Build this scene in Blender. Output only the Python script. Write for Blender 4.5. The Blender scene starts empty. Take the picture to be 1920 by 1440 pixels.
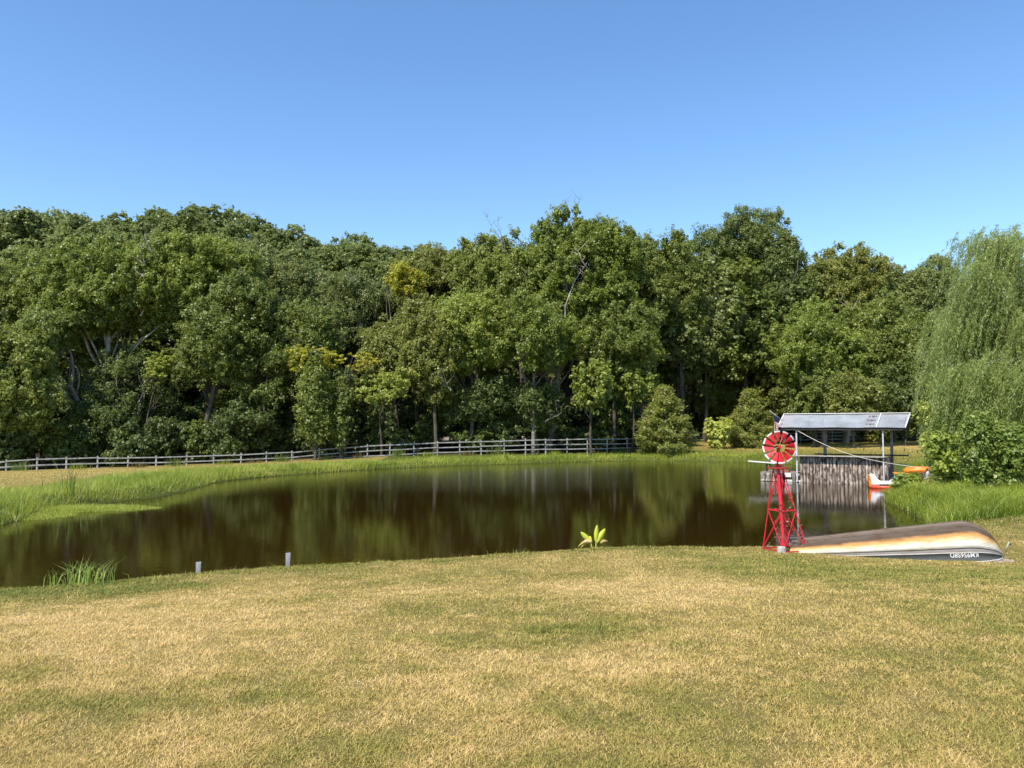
import bpy, math, random
import numpy as np
R = math.radians
random.seed(7)
RNG = np.random.default_rng(11)
sc = bpy.context.scene
col = sc.collection

# ------------------------------------------------------------------ camera, sky, sun, exposure
ZC = 2.75
FPX = 1450.0
PITCH = math.atan(80 / FPX)
cam_d = bpy.data.cameras.new('camera'); cam = bpy.data.objects.new('camera', cam_d); col.objects.link(cam)
cam.location = (0, 0, ZC); cam.rotation_euler = (R(90) + PITCH, 0, 0)
cam_d.sensor_width = 36; cam_d.lens = 36 * FPX / 1920; cam_d.clip_start = 0.05; cam_d.clip_end = 6000
sc.camera = cam
SUN_EL, SUN_AZ = R(53), R(216)          # azimuth clockwise from +Y (the view direction)
w = bpy.data.worlds.new('World'); sc.world = w; w.use_nodes = True
nt = w.node_tree; nt.nodes.clear()
sky = nt.nodes.new('ShaderNodeTexSky'); sky.sky_type = 'NISHITA'; sky.sun_disc = False
sky.sun_elevation = SUN_EL; sky.sun_rotation = SUN_AZ
sky.altitude = 500; sky.air_density = 1.0; sky.dust_density = 0.0; sky.ozone_density = 2.0
hs = nt.nodes.new('ShaderNodeHueSaturation'); hs.inputs['Saturation'].default_value = 1.15
bg = nt.nodes.new('ShaderNodeBackground'); bg.inputs[1].default_value = 0.15
wo = nt.nodes.new('ShaderNodeOutputWorld')
nt.links.new(sky.outputs[0], hs.inputs['Color']); nt.links.new(hs.outputs[0], bg.inputs[0]); nt.links.new(bg.outputs[0], wo.inputs[0])
sd = bpy.data.lights.new('sun', 'SUN'); sd.energy = 4.6; sd.angle = R(0.5); sd.color = (1.0, 0.94, 0.84)
sun = bpy.data.objects.new('sun', sd); col.objects.link(sun)
from mathutils import Vector, Matrix
S = Vector((math.sin(SUN_AZ) * math.cos(SUN_EL), math.cos(SUN_AZ) * math.cos(SUN_EL), math.sin(SUN_EL)))
sun.rotation_euler = S.to_track_quat('Z', 'Y').to_euler()
sc.view_settings.view_transform = 'Standard'; sc.view_settings.look = 'None'
sc.view_settings.exposure = 0.68; sc.view_settings.gamma = 1.0
sc.render.engine = 'CYCLES'
sc.cycles.max_bounces = 6; sc.cycles.diffuse_bounces = 3; sc.cycles.glossy_bounces = 3
sc.cycles.transmission_bounces = 4; sc.cycles.caustics_reflective = False; sc.cycles.caustics_refractive = False

_cp, _sp = math.cos(PITCH), math.sin(PITCH)
def P(px, py, Y):
    """world point seen at photo pixel (px,py) at distance Y along the view axis on the ground plan"""
    u = (px - 960) / FPX; v = (720 - py) / FPX
    k = Y / (_cp - v * _sp)
    return Vector((u * k, Y, ZC + (_sp + v * _cp) * k))
def WX(px, py=800):                       # lateral slope of a pixel column near the horizon
    return P(px, py, 1.0).x

# ------------------------------------------------------------------ numpy helpers
def vnoise(x, y, scale, seed):
    r = np.random.default_rng(seed).random((64, 64))
    x = np.asarray(x) / scale + 1000.3; y = np.asarray(y) / scale + 1000.7
    xi = np.floor(x).astype(int); yi = np.floor(y).astype(int)
    fx = x - xi; fy = y - yi; fx = fx * fx * (3 - 2 * fx); fy = fy * fy * (3 - 2 * fy)
    g = lambda a, b: r[a % 64, b % 64]
    return (g(xi, yi) * (1 - fx) + g(xi + 1, yi) * fx) * (1 - fy) + (g(xi, yi + 1) * (1 - fx) + g(xi + 1, yi + 1) * fx) * fy
def sstep(a, b, x):
    t = np.clip((x - a) / (b - a), 0, 1); return t * t * (3 - 2 * t)
def nrm(a):
    return a / np.maximum(np.linalg.norm(a, axis=-1, keepdims=True), 1e-9)

def np_mesh(name, verts, faces, mat, tint=None, vtint=None, smooth=False, parent=None, extra=None, loc=None):
    """faces: list of int arrays (n,k). tint: per-face floats (concatenated in the same order)"""
    me = bpy.data.meshes.new(name)
    verts = np.ascontiguousarray(verts, dtype=np.float32)
    me.vertices.add(len(verts)); me.vertices.foreach_set('co', verts.ravel())
    faces = [np.asarray(f, dtype=np.int32) for f in faces if len(f)]
    loops = np.concatenate([f.ravel() for f in faces]); nf = sum(len(f) for f in faces)
    me.loops.add(len(loops)); me.loops.foreach_set('vertex_index', loops)
    tot = np.concatenate([np.full(len(f), f.shape[1], dtype=np.int32) for f in faces])
    st = np.concatenate([[0], np.cumsum(tot)[:-1]]).astype(np.int32)
    me.polygons.add(nf); me.polygons.foreach_set('loop_start', st)
    try: me.polygons.foreach_set('loop_total', tot)
    except Exception: pass
    if smooth: me.polygons.foreach_set('use_smooth', np.ones(nf, dtype=bool))
    me.update(calc_edges=True)
    if tint is not None:
        a = me.attributes.new('tint', 'FLOAT', 'FACE'); a.data.foreach_set('value', np.asarray(tint, dtype=np.float32))
    if vtint is not None:
        a = me.attributes.new('tint', 'FLOAT', 'POINT'); a.data.foreach_set('value', np.asarray(vtint, dtype=np.float32))
    for k, v in (extra or {}).items():
        a = me.attributes.new(k, 'FLOAT', 'POINT'); a.data.foreach_set('value', np.asarray(v, dtype=np.float32))
    if mat: me.materials.append(mat)
    o = bpy.data.objects.new(name, me); col.objects.link(o)
    if parent: o.parent = parent
    if loc is not None: o.location = loc
    return o

class MB:
    """collects simple solids into one mesh"""
    def __init__(s): s.v = []; s.f = []
    def add(s, vs, fs):
        b = len(s.v); s.v += [tuple(map(float, q)) for q in vs]; s.f += [tuple(i + b for i in q) for q in fs]
    def box(s, c, d, rz=0, taper=1.0):
        x, y, z = [q / 2 for q in d]; vs = []
        for k, (sx, sy, sz) in enumerate([(-1,-1,-1),(1,-1,-1),(1,1,-1),(-1,1,-1),(-1,-1,1),(1,-1,1),(1,1,1),(-1,1,1)]):
            t = taper if sz > 0 else 1.0
            a, b = sx * x * t, sy * y * t
            vs.append((c[0] + a * math.cos(rz) - b * math.sin(rz), c[1] + a * math.sin(rz) + b * math.cos(rz), c[2] + sz * z))
        s.add(vs, [(0,3,2,1),(4,5,6,7),(0,1,5,4),(1,2,6,5),(2,3,7,6),(3,0,4,7)])
    def bar(s, p, q, w, h=None):
        p, q = Vector(p), Vector(q); h = h or w; d = (q - p).normalized()
        up = Vector((0,0,1)) if abs(d.z) < .95 else Vector((0,1,0))
        a = d.cross(up).normalized(); b = a.cross(d)
        vs = [r + a * i * w / 2 + b * j * h / 2 for r in (p, q) for i, j in ((-1,-1),(1,-1),(1,1),(-1,1))]
        s.add(vs, [(0,3,2,1),(4,5,6,7),(0,1,5,4),(1,2,6,5),(2,3,7,6),(3,0,4,7)])
    def tube(s, pts, rad, n=8, cap=True):
        pts = [Vector(p) for p in pts]
        if not hasattr(rad, '__len__'): rad = [rad] * len(pts)
        vs = []; prev = None
        for i, p in enumerate(pts):
            d = (pts[min(i+1, len(pts)-1)] - pts[max(i-1, 0)]).normalized()
            if prev is None:
                up = Vector((0,0,1)) if abs(d.z) < .9 else Vector((1,0,0)); a = d.cross(up).normalized()
            else: a = (prev - d * prev.dot(d)).normalized()
            prev = a; b = d.cross(a)
            for k in range(n):
                t = 2 * math.pi * k / n; vs.append(p + (a * math.cos(t) + b * math.sin(t)) * rad[i])
        fs = [(i*n+k, i*n+(k+1)%n, (i+1)*n+(k+1)%n, (i+1)*n+k) for i in range(len(pts)-1) for k in range(n)]
        if cap: fs += [tuple(range(n-1, -1, -1)), tuple((len(pts)-1)*n + k for k in range(n))]
        s.add(vs, fs)
    def build(s, name, mat, parent=None, smooth=False, bevel=0):
        me = bpy.data.meshes.new(name); me.from_pydata(s.v, [], s.f); me.update()
        if mat: me.materials.append(mat)
        if smooth:
            for p in me.polygons: p.use_smooth = True
        o = bpy.data.objects.new(name, me); col.objects.link(o)
        if parent: o.parent = parent
        if bevel:
            m = o.modifiers.new('bevel', 'BEVEL'); m.width = bevel; m.segments = 2; m.limit_method = 'ANGLE'
        return o
def tag(o, label=None, cat=None, group=None, kind=None):
    if label: o['label'] = label
    if cat: o['category'] = cat
    if group: o['group'] = group
    if kind: o['kind'] = kind
    return o
def empty(name, loc, label, cat, group=None, rz=0):
    o = bpy.data.objects.new(name, None); col.objects.link(o); o.location = loc; o.rotation_euler.z = rz
    o.empty_display_size = .3
    return tag(o, label, cat, group)

# ------------------------------------------------------------------ materials
def mat_base(name):
    m = bpy.data.materials.new(name); m.use_nodes = True; n = m.node_tree; n.nodes.clear()
    out = n.nodes.new('ShaderNodeOutputMaterial'); return m, n, out
def ramp(n, stops):
    r = n.nodes.new('ShaderNodeValToRGB'); e = r.color_ramp.elements
    while len(e) < len(stops): e.new(0.5)
    for i, (p, c) in enumerate(stops): e[i].position = p; e[i].color = (*c, 1)
    return r
def leaf_mat(name, stops, trans=0.42, rough=0.45, spec=0.5):
    m, n, out = mat_base(name)
    at = n.nodes.new('ShaderNodeAttribute'); at.attribute_name = 'tint'
    r = ramp(n, stops); n.links.new(at.outputs['Fac'], r.inputs[0])
    p = n.nodes.new('ShaderNodeBsdfPrincipled'); p.inputs['Roughness'].default_value = rough
    p.inputs['Specular IOR Level'].default_value = spec
    n.links.new(r.outputs[0], p.inputs['Base Color'])
    t = n.nodes.new('ShaderNodeBsdfTranslucent')
    hs = n.nodes.new('ShaderNodeHueSaturation'); hs.inputs['Hue'].default_value = .485; hs.inputs['Value'].default_value = 1.5
    n.links.new(r.outputs[0], hs.inputs['Color']); n.links.new(hs.outputs[0], t.inputs[0])
    mx = n.nodes.new('ShaderNodeMixShader'); mx.inputs[0].default_value = trans
    n.links.new(p.outputs[0], mx.inputs[1]); n.links.new(t.outputs[0], mx.inputs[2]); n.links.new(mx.outputs[0], out.inputs[0])
    return m
def surf(name, c1, c2=None, scale=6, rough=.6, metal=0, bump=0, bscale=None, stretch=(1,1,1), spec=.5, detail=6, lo=.35, hi=.65, c3=None):
    m, n, out = mat_base(name)
    tc = n.nodes.new('ShaderNodeTexCoord'); mp = n.nodes.new('ShaderNodeMapping'); mp.inputs['Scale'].default_value = stretch
    n.links.new(tc.outputs['Object'], mp.inputs[0])
    ns = n.nodes.new('ShaderNodeTexNoise'); ns.inputs['Scale'].default_value = scale; ns.inputs['Detail'].default_value = detail
    ns.inputs['Roughness'].default_value = .65
    n.links.new(mp.outputs[0], ns.inputs[0])
    st = [(lo, c1), (hi, c2 or c1)] + ([(min(hi + .15, 1), c3)] if c3 else [])
    r = ramp(n, st); n.links.new(ns.outputs[0], r.inputs[0])
    p = n.nodes.new('ShaderNodeBsdfPrincipled'); p.inputs['Roughness'].default_value = rough; p.inputs['Metallic'].default_value = metal
    p.inputs['Specular IOR Level'].default_value = spec
    n.links.new(r.outputs[0], p.inputs['Base Color'])
    if bump:
        n2 = n.nodes.new('ShaderNodeTexNoise'); n2.inputs['Scale'].default_value = bscale or scale * 2; n2.inputs['Detail'].default_value = 5
        n.links.new(mp.outputs[0], n2.inputs[0])
        b = n.nodes.new('ShaderNodeBump'); b.inputs['Strength'].default_value = 1; b.inputs['Distance'].default_value = bump
        n.links.new(n2.outputs[0], b.inputs['Height']); n.links.new(b.outputs[0], p.inputs['Normal'])
    n.links.new(p.outputs[0], out.inputs[0])
    return m

LEAF = {
 'bright': leaf_mat('leaf_bright', [(0,(.1,.145,.024)),(.5,(.22,.275,.044)),(.85,(.33,.38,.07)),(1,(.46,.46,.1))]),
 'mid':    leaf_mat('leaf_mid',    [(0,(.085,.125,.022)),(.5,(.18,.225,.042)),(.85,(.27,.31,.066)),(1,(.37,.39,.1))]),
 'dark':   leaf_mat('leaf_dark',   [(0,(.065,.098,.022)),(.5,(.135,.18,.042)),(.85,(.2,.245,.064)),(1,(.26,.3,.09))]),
 'olive':  leaf_mat('leaf_olive',  [(0,(.1,.12,.024)),(.5,(.205,.23,.045)),(.85,(.3,.31,.07)),(1,(.4,.35,.1))]),
 'grey':   leaf_mat('leaf_grey',   [(0,(.105,.14,.036)),(.5,(.2,.24,.066)),(.85,(.28,.31,.098)),(1,(.36,.37,.14))]),
 'yellow': leaf_mat('leaf_yellow', [(0,(.2,.23,.024)),(.4,(.36,.36,.035)),(.8,(.5,.45,.05)),(1,(.55,.38,.07))]),
 'hill':   leaf_mat('leaf_hill',   [(0,(.11,.15,.04)),(.5,(.2,.245,.068)),(.85,(.28,.32,.1)),(1,(.35,.38,.13))]),
 'sapling':leaf_mat('leaf_sapling',[(0,(.14,.2,.022)),(.5,(.3,.37,.06)),(.85,(.43,.48,.1)),(1,(.55,.55,.14))]),
 'bush':   leaf_mat('leaf_bush',   [(0,(.08,.13,.02)),(.5,(.19,.26,.045)),(.85,(.3,.35,.08)),(1,(.44,.47,.16))]),
 'willow': leaf_mat('leaf_willow', [(0,(.14,.19,.045)),(.5,(.27,.33,.095)),(.85,(.37,.43,.15)),(1,(.47,.5,.22))]),
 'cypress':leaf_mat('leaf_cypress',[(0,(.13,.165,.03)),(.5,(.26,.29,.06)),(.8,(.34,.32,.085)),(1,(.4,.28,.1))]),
 'bank':   leaf_mat('grass_bank',  [(0,(.1,.16,.016)),(.4,(.24,.31,.03)),(.8,(.42,.45,.065)),(1,(.58,.5,.15))]),
 'reed':   leaf_mat('grass_reed',  [(0,(.16,.26,.03)),(.5,(.3,.4,.07)),(1,(.44,.5,.14))]),
 'weed':   leaf_mat('brown_weed',  [(0,(.08,.075,.02)),(.5,(.2,.15,.045)),(1,(.36,.25,.1))]),
 'lawn':   leaf_mat('lawn_blades', [(0,(.165,.2,.036)),(.25,(.27,.26,.054)),(.5,(.38,.315,.078)),(.75,(.56,.415,.135)),(1,(.74,.55,.245))], trans=.3, rough=.6, spec=.3),
}
BARK = surf('bark', (.035,.028,.02), (.11,.09,.065), 3, .9, bump=.02, stretch=(1,1,.3))
BARK_PALE = surf('pale_bark', (.2,.17,.12), (.5,.46,.38), 2.2, .8, bump=.01, stretch=(1,1,.5))
BARK_GREY = surf('grey_bark', (.1,.09,.07), (.26,.24,.2), 3, .9, bump=.01)

# ------------------------------------------------------------------ pond outline and terrain
POND = np.array([(-27,13),(-22,9.6),(-16,9.2),(-11,10.8),(-7.6,12.15),(-6.4,12.8),(-5,13.55),(-3,14.2),(-1,15.0),(.4,15.35),(1.6,15.8),(3,16.2),
 (5,16.7),(6.6,16.9),(8.3,17.5),(10.0,18.8),(11.6,21.5),(12.8,25),(13.5,28),(14.9,31.3),(16.6,32.6),(18.8,34.2),(20.4,37),(21.9,41),(22.8,47),(21.2,54),
 (19.3,59.6),(16.5,62.2),(12,62.8),(7.7,62.2),(3,59.5),(0,57),(-4.5,54.6),(-8.4,51),(-11.5,46.4),(-13.6,42.4),(-14.7,39),(-14.3,36),(-14,33.8),(-13.9,30.7),
 (-14.3,28.9),(-15.2,27.3),(-15.4,25),(-14.3,22.8),(-14.4,21.4),(-17,21),(-20,20.5),(-25,18)], dtype=float)
def chaikin(p, n=2):
    for _ in range(n):
        q = np.roll(p, -1, axis=0); p = np.stack([p * .75 + q * .25, p * .25 + q * .75], 1).reshape(-1, 2)
    return p
PONDS = chaikin(POND, 2)
def pond_sd(x, y):
    """signed distance, positive on land"""
    x = np.asarray(x, float); y = np.asarray(y, float); sh = x.shape; x = x.ravel(); y = y.ravel()
    best = np.full(len(x), 1e9); ins = np.zeros(len(x), bool); n = len(PONDS)
    for i in range(n):
        ax, ay = PONDS[i]; bx, by = PONDS[(i + 1) % n]; dx, dy = bx - ax, by - ay
        t = np.clip(((x - ax) * dx + (y - ay) * dy) / (dx * dx + dy * dy + 1e-12), 0, 1)
        best = np.minimum(best, (x - ax - t * dx) ** 2 + (y - ay - t * dy) ** 2)
        c = ((ay > y) != (by > y)) & (x < (bx - ax) * (y - ay) / (by - ay + 1e-12) + ax); ins ^= c
    d = np.sqrt(best); return np.where(ins, -d, d).reshape(sh)
CT = [(0,0,1.15),(-5,2,1.17),(5,2,1.15),(0,-10,1.6),(-12,3,1.0),(12,4,1.1),(-4,7,.83),(4,8,.85),(0,7.5,.84),(9,10,.72),(14,12,.85),(-9,8,.68),(-7.5,11.4,.36),(-5,12.7,.35),(-3,13.4,.36),
 (0,14.4,.37),(1.5,15,.38),(5,15.8,.27),(9,14.6,.27),(9.5,17,.36),(12,14.5,.4),(12.5,18,.5),(14,22,.5),(18,22,.65),(16.5,29,.35),(22,30,.5),(22.5,36,.45),(26,45,.5),(25,52,.5),(30,60,.9),
 (19,63.5,.42),(12,65.5,.35),(0,60,.3),(0,66,.38),(6,66,.4),(-9,54,.25),(-15.5,43,.28),(-16,36,.35),(-17,27,.35),(-18,23,.35),(-26,30,.3),(-30,40,.1),
 (-21,40,.26),(-37,56,-.5),(-27,58,-.3),(-20,59.5,-.1),(-14,61,.12),(-25,48,-.02),(-45,60,-.7),(-45,40,0),(-60,56,-.8),
 (17,66,.5),(22,75,.85),(26,85,1.0),(40,86,1.1),(34,70,1.0),(50,60,1.2),(0,80,1.5),(12,80,1.75),(-12,80,1.4),(-30,80,.2),(-50,85,0),(10,95,2.2),(40,110,2.5),(-30,100,1.5),(70,90,2),(80,30,1),(-70,20,.6),(-40,5,.8),(40,5,1.2),(0,-40,2),(-20,-20,1.7),(20,-20,1.7)]
_ct = np.array(CT, float); _K = np.sqrt(((_ct[:, None, :2] - _ct[None, :, :2]) ** 2).sum(-1) + 4.0)
_wt = np.linalg.solve(_K - np.eye(len(_ct)) * .0, _ct[:, 2] - .6)
def base_z(x, y):
    sh = np.shape(x); x = np.ravel(x).astype(float); y = np.ravel(y).astype(float); z = np.full(len(x), .6)
    for (cx, cy, _), wv in zip(_ct, _wt): z += wv * np.sqrt((x - cx) ** 2 + (y - cy) ** 2 + 4.0)
    far = sstep(90, 140, np.hypot(x, y - 20)); z = np.clip(z, -1.2, 2.6) * (1 - far) + 1.2 * far
    return z.reshape(sh)
def hill(x, y):
    px = 960 + FPX * x / np.maximum(y, 1)
    top = np.interp(px, [-900, -300, 0, 250, 470, 620, 850, 1150, 1500, 1900, 2500], [20, 28, 30, 32, 31.5, 25, 23.5, 15, 9, 7, 5])
    return sstep(92, 160, y) * top * sstep(900, 400, y)
def ground_z(x, y):
    x = np.asarray(x, float); y = np.asarray(y, float)
    d = pond_sd(x, y); b = base_z(x, y)
    land = np.maximum(b, -.9)
    k = sstep(-.15, 0.75, d)
    near = (d < 2.5)
    bb = np.where(near, np.maximum(b, .14 + .0 * b), b)
    bb = b * sstep(1.5, 5, d) + np.maximum(b, .15) * (1 - sstep(1.5, 5, d))
    z = -.7 * sstep(0.1, -1.6, d) * (d < .1) + 0
    z = z + k * (bb + .02) - .02 * (1 - k)
    z = z + hill(x, y)
    z += (vnoise(x, y, 3.1, 5) - .5) * .05 * k + (vnoise(x, y, .9, 6) - .5) * .02 * k
    return z
def gz(x, y): return float(ground_z(np.array([x]), np.array([y]))[0])

def dryness(x, y):
    """0 = green, 1 = straw: real patches in the turf"""
    d = pond_sd(x, y)
    n = .38 * vnoise(x, y * 1.0, 2.6, 21) + .3 * vnoise(x, y, 1.1, 22) + .32 * vnoise(x, y, .38, 23)
    v = .62 + (n - .5) * 1.0
    def g(cx, cy, rx, ry, a): return a * np.exp(-((x - cx) / rx) ** 2 - ((y - cy) / ry) ** 2)
    v = v + g(-3.2, 8.2, 2.6, 1.8, .32) + g(2.5, 9.5, 2.6, 1.0, .25) + g(-2.0, 5.2, 1.4, .5, .1)
    v = v + g(-2.6, 4.9, .9, .5, -.26) + g(-1.65, 5.1, .5, .45, -.28) + g(-.9, 4.2, .4, .3, -.3) + g(.7, 7.4, .8, .6, -.26) + g(-3.1, 5.9, .5, .2, .15)
    v = v + g(-7, 11, 3.0, .7, -.3) + g(5.5, 12.2, 4, 1.6, -.2) + g(7.5, 7.5, 3, 2.0, -.12) + g(3.1, 4.6, 1.6, .8, -.08)
    v = v - .12 * sstep(2, 9, x) * (y < 20)
    v = v - .28 * sstep(1.6, .8, d) * (y < 20)
    return np.clip(v, 0, 1)

fx = np.concatenate([-np.geomspace(3000, 62, 22), np.arange(-60, -12, .8), np.arange(-12, 26, .35), np.arange(26, 60.1, .8), np.geomspace(62, 3000, 22)])
fy = np.concatenate([-np.geomspace(3000, 8, 18), np.arange(-7, 3, .5), np.arange(3, 20, .25), np.arange(20, 68, .45), np.arange(68, 200, 2.5), np.geomspace(203, 4000, 22)])
GX, GY = np.meshgrid(fx, fy); GZ = ground_z(GX, GY)
nx, ny = len(fx), len(fy); idx = np.arange(nx * ny).reshape(ny, nx)
gf = np.stack([idx[:-1, :-1], idx[:-1, 1:], idx[1:, 1:], idx[1:, :-1]], -1).reshape(-1, 4)
sdg = pond_sd(GX, GY)
fence_px = np.array([-400, 0, 450, 600, 1200, 1300, 1700, 2400]); fence_d = np.array([54, 56, 60, 62, 67, 80, 86, 90])
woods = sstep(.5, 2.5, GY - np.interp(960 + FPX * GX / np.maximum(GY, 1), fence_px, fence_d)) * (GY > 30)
left_tan = sstep(3, 6, sdg) * (GY > 22) * (GX < -10)
dry = dryness(GX, GY)
far_tan = (GY > 22) * (GX > 14) * sstep(4, 12, sdg)
bankg = sstep(5.0, 3.0, sdg) * (GY > 18.5)
dryv = np.where(GY > 18.5, np.clip(.55 * (left_tan + far_tan * (.5 + .6 * vnoise(GX, GY, 6, 31))) + .2 * vnoise(GX, GY, 3, 32), 0, 1) * (1 - bankg) + bankg * .12 * vnoise(GX, GY, 2, 33), dry)
m, n, out = mat_base('ground_soil_turf')
at = n.nodes.new('ShaderNodeAttribute'); at.attribute_name = 'dry'
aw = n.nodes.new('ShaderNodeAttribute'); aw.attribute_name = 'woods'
tc = n.nodes.new('ShaderNodeTexCoord')
n1 = n.nodes.new('ShaderNodeTexNoise'); n1.inputs['Scale'].default_value = 9; n1.inputs['Detail'].default_value = 8; n1.inputs['Roughness'].default_value = .75
n.links.new(tc.outputs['Object'], n1.inputs[0])
ad = n.nodes.new('ShaderNodeMath'); ad.operation = 'MULTIPLY_ADD'; ad.inputs[1].default_value = .7
n.links.new(n1.outputs[0], ad.inputs[0])
sb = n.nodes.new('ShaderNodeMath'); sb.operation = 'SUBTRACT'; sb.inputs[1].default_value = .35; n.links.new(at.outputs['Fac'], sb.inputs[0])
n.links.new(sb.outputs[0], ad.inputs[2])
r = ramp(n, [(0, (.06,.075,.016)), (.3, (.12,.12,.028)), (.6, (.21,.165,.05)), (1, (.33,.24,.085))]); n.links.new(ad.outputs[0], r.inputs[0])
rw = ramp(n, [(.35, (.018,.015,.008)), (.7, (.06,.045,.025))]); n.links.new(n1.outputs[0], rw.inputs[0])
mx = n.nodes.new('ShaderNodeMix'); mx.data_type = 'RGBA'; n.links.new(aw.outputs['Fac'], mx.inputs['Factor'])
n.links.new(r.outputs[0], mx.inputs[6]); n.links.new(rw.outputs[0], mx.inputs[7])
p = n.nodes.new('ShaderNodeBsdfPrincipled'); p.inputs['Roughness'].default_value = .95; p.inputs['Specular IOR Level'].default_value = .1
n.links.new(mx.outputs[2], p.inputs['Base Color'])
b = n.nodes.new('ShaderNodeBump'); b.inputs['Distance'].default_value = .06; n.links.new(n1.outputs[0], b.inputs['Height']); n.links.new(b.outputs[0], p.inputs['Normal'])
n.links.new(p.outputs[0], out.inputs[0])
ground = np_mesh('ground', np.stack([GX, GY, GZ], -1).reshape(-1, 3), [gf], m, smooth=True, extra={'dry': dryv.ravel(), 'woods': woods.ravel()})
tag(ground, kind='structure')

# ------------------------------------------------------------------ water
m, n, out = mat_base('pond_water')
tc = n.nodes.new('ShaderNodeTexCoord')
mp = n.nodes.new('ShaderNodeMapping'); mp.inputs['Scale'].default_value = (1, 1.0, 1); n.links.new(tc.outputs['Object'], mp.inputs[0])
w1 = n.nodes.new('ShaderNodeTexNoise'); w1.inputs['Scale'].default_value = 5.5; w1.inputs['Detail'].default_value = 3; n.links.new(mp.outputs[0], w1.inputs[0])
w2 = n.nodes.new('ShaderNodeTexNoise'); w2.inputs['Scale'].default_value = .12; w2.inputs['Detail'].default_value = 2; n.links.new(tc.outputs['Object'], w2.inputs[0])
sx = n.nodes.new('ShaderNodeSeparateXYZ'); n.links.new(tc.outputs['Object'], sx.inputs[0])
ay = n.nodes.new('ShaderNodeMath'); ay.operation = 'MULTIPLY_ADD'; ay.inputs[1].default_value = 9; n.links.new(w2.outputs[0], ay.inputs[0]); n.links.new(sx.outputs['Y'], ay.inputs[2])
rr = n.nodes.new('ShaderNodeMapRange'); rr.interpolation_type = 'SMOOTHSTEP'
rr.inputs['From Min'].default_value = 34.5; rr.inputs['From Max'].default_value = 40.5; rr.inputs['To Min'].default_value = .0024; rr.inputs['To Max'].default_value = .0075
n.links.new(ay.outputs[0], rr.inputs['Value'])
ht = n.nodes.new('ShaderNodeMath'); ht.operation = 'MULTIPLY'; n.links.new(w1.outputs[0], ht.inputs[0]); n.links.new(rr.outputs[0], ht.inputs[1])
b = n.nodes.new('ShaderNodeBump'); b.inputs['Distance'].default_value = 1.0; b.inputs['Strength'].default_value = 1.0
n.links.new(ht.outputs[0], b.inputs['Height'])
p = n.nodes.new('ShaderNodeBsdfPrincipled'); p.inputs['Base Color'].default_value = (.022, .0125, .002, 1); p.inputs['Roughness'].default_value = .03
p.inputs['IOR'].default_value = 1.33; n.links.new(b.outputs[0], p.inputs['Normal']); n.links.new(p.outputs[0], out.inputs[0])
cen = PONDS.mean(0); nm = []
pn = np.roll(PONDS, -1, 0) - np.roll(PONDS, 1, 0); pn = nrm(pn)
orient = 1 if np.sum(PONDS[:, 0] * np.roll(PONDS[:, 1], -1) - np.roll(PONDS[:, 0], -1) * PONDS[:, 1]) > 0 else -1
outw = np.stack([pn[:, 1], -pn[:, 0]], 1) * orient
wp = PONDS + outw * .35
wv = [(a, b_, 0) for a, b_ in wp]
mb = MB(); mb.add(wv if orient > 0 else wv[::-1], [tuple(range(len(wv)))])
tag(mb.build('water', m), kind='structure')

# ------------------------------------------------------------------ foliage machinery
def leaf_quads(c, nrmv, ln, wd, rng, droop=None):
    """diamond leaves: centres c, normals, half length and half width"""
    rv = rng.normal(size=c.shape) if droop is None else droop
    t = nrm(rv - nrmv * (rv * nrmv).sum(-1, keepdims=True)); b_ = np.cross(nrmv, t)
    ln = ln[:, None]; wd = wd[:, None]
    V = np.stack([c - t * ln, c + b_ * wd - t * ln * .1, c + t * ln, c - b_ * wd - t * ln * .1], 1).reshape(-1, 3)
    return V
def qf(nq): return np.arange(nq * 4, dtype=np.int32).reshape(-1, 4)
def rand_dirs(n, rng): return nrm(rng.normal(size=(n, 3)))

def crown_points(rng, lobes, nclump, clump_r, shell=(.55, 1.0)):
    vol = np.array([l[3] * l[4] * l[5] for l in lobes]) ** .67; pr = vol / vol.sum()
    li = rng.choice(len(lobes), nclump, p=pr); L = np.array(lobes)[li]
    d = rand_dirs(nclump, rng); r = rng.uniform(shell[0], shell[1], nclump) ** .7
    c = L[:, :3] + d * L[:, 3:6] * r[:, None]
    return c, clump_r * rng.uniform(.6, 1.35, nclump) * (L[:, 3:6].mean(1) / np.array([l[3] for l in lobes]).max()) ** .3
def crown_leaves(rng, cl, cr, per, leaf, flat=.75, tintbase=.45, spread=.16, up=.45):
    k0 = len(cl); tw = int(np.clip(per // 11, 3, 18)); ti = np.repeat(np.arange(k0), tw)
    td = rand_dirs(len(ti), rng); trd = rng.uniform(.1, 1.0, len(ti)) ** .6 * rng.choice([1.0, 1.25, 1.9], len(ti), p=[.5, .3, .2]); toff = td * (trd * cr[ti])[:, None]; toff[:, 2] *= flat
    shade = (rng.random(k0)[ti] - .5) * 1.2 * spread + (rng.random(len(ti)) - .5) * spread
    cl = cl[ti] + toff; cr = cr[ti] * rng.uniform(.28, .6, len(ti)); per = max(3, int(per / tw)); updir = td
    k = len(cl); n = k * per
    ci = np.repeat(np.arange(k), per)
    d = rand_dirs(n, rng); rr = rng.uniform(.25, 1.0, n) ** .55
    off = d * rr[:, None] * cr[ci][:, None]; off[:, 2] *= flat
    off *= (1 + .35 * rng.normal(size=(n, 1)) * (rng.random((n, 1)) < .3))
    c = cl[ci] + off
    nv = nrm(d * .35 + updir[ci] * .5 + np.array([0, -.1, up]) + rng.normal(size=(n, 3)) * .45)
    ln = leaf * rng.uniform(.55, 1.3, n); wd = ln * rng.uniform(.5, .8, n)
    tn = np.clip(tintbase + shade[ci] + rng.normal(size=n) * .15, 0, 1)
    return leaf_quads(c, nv, ln, wd, rng), tn
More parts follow.
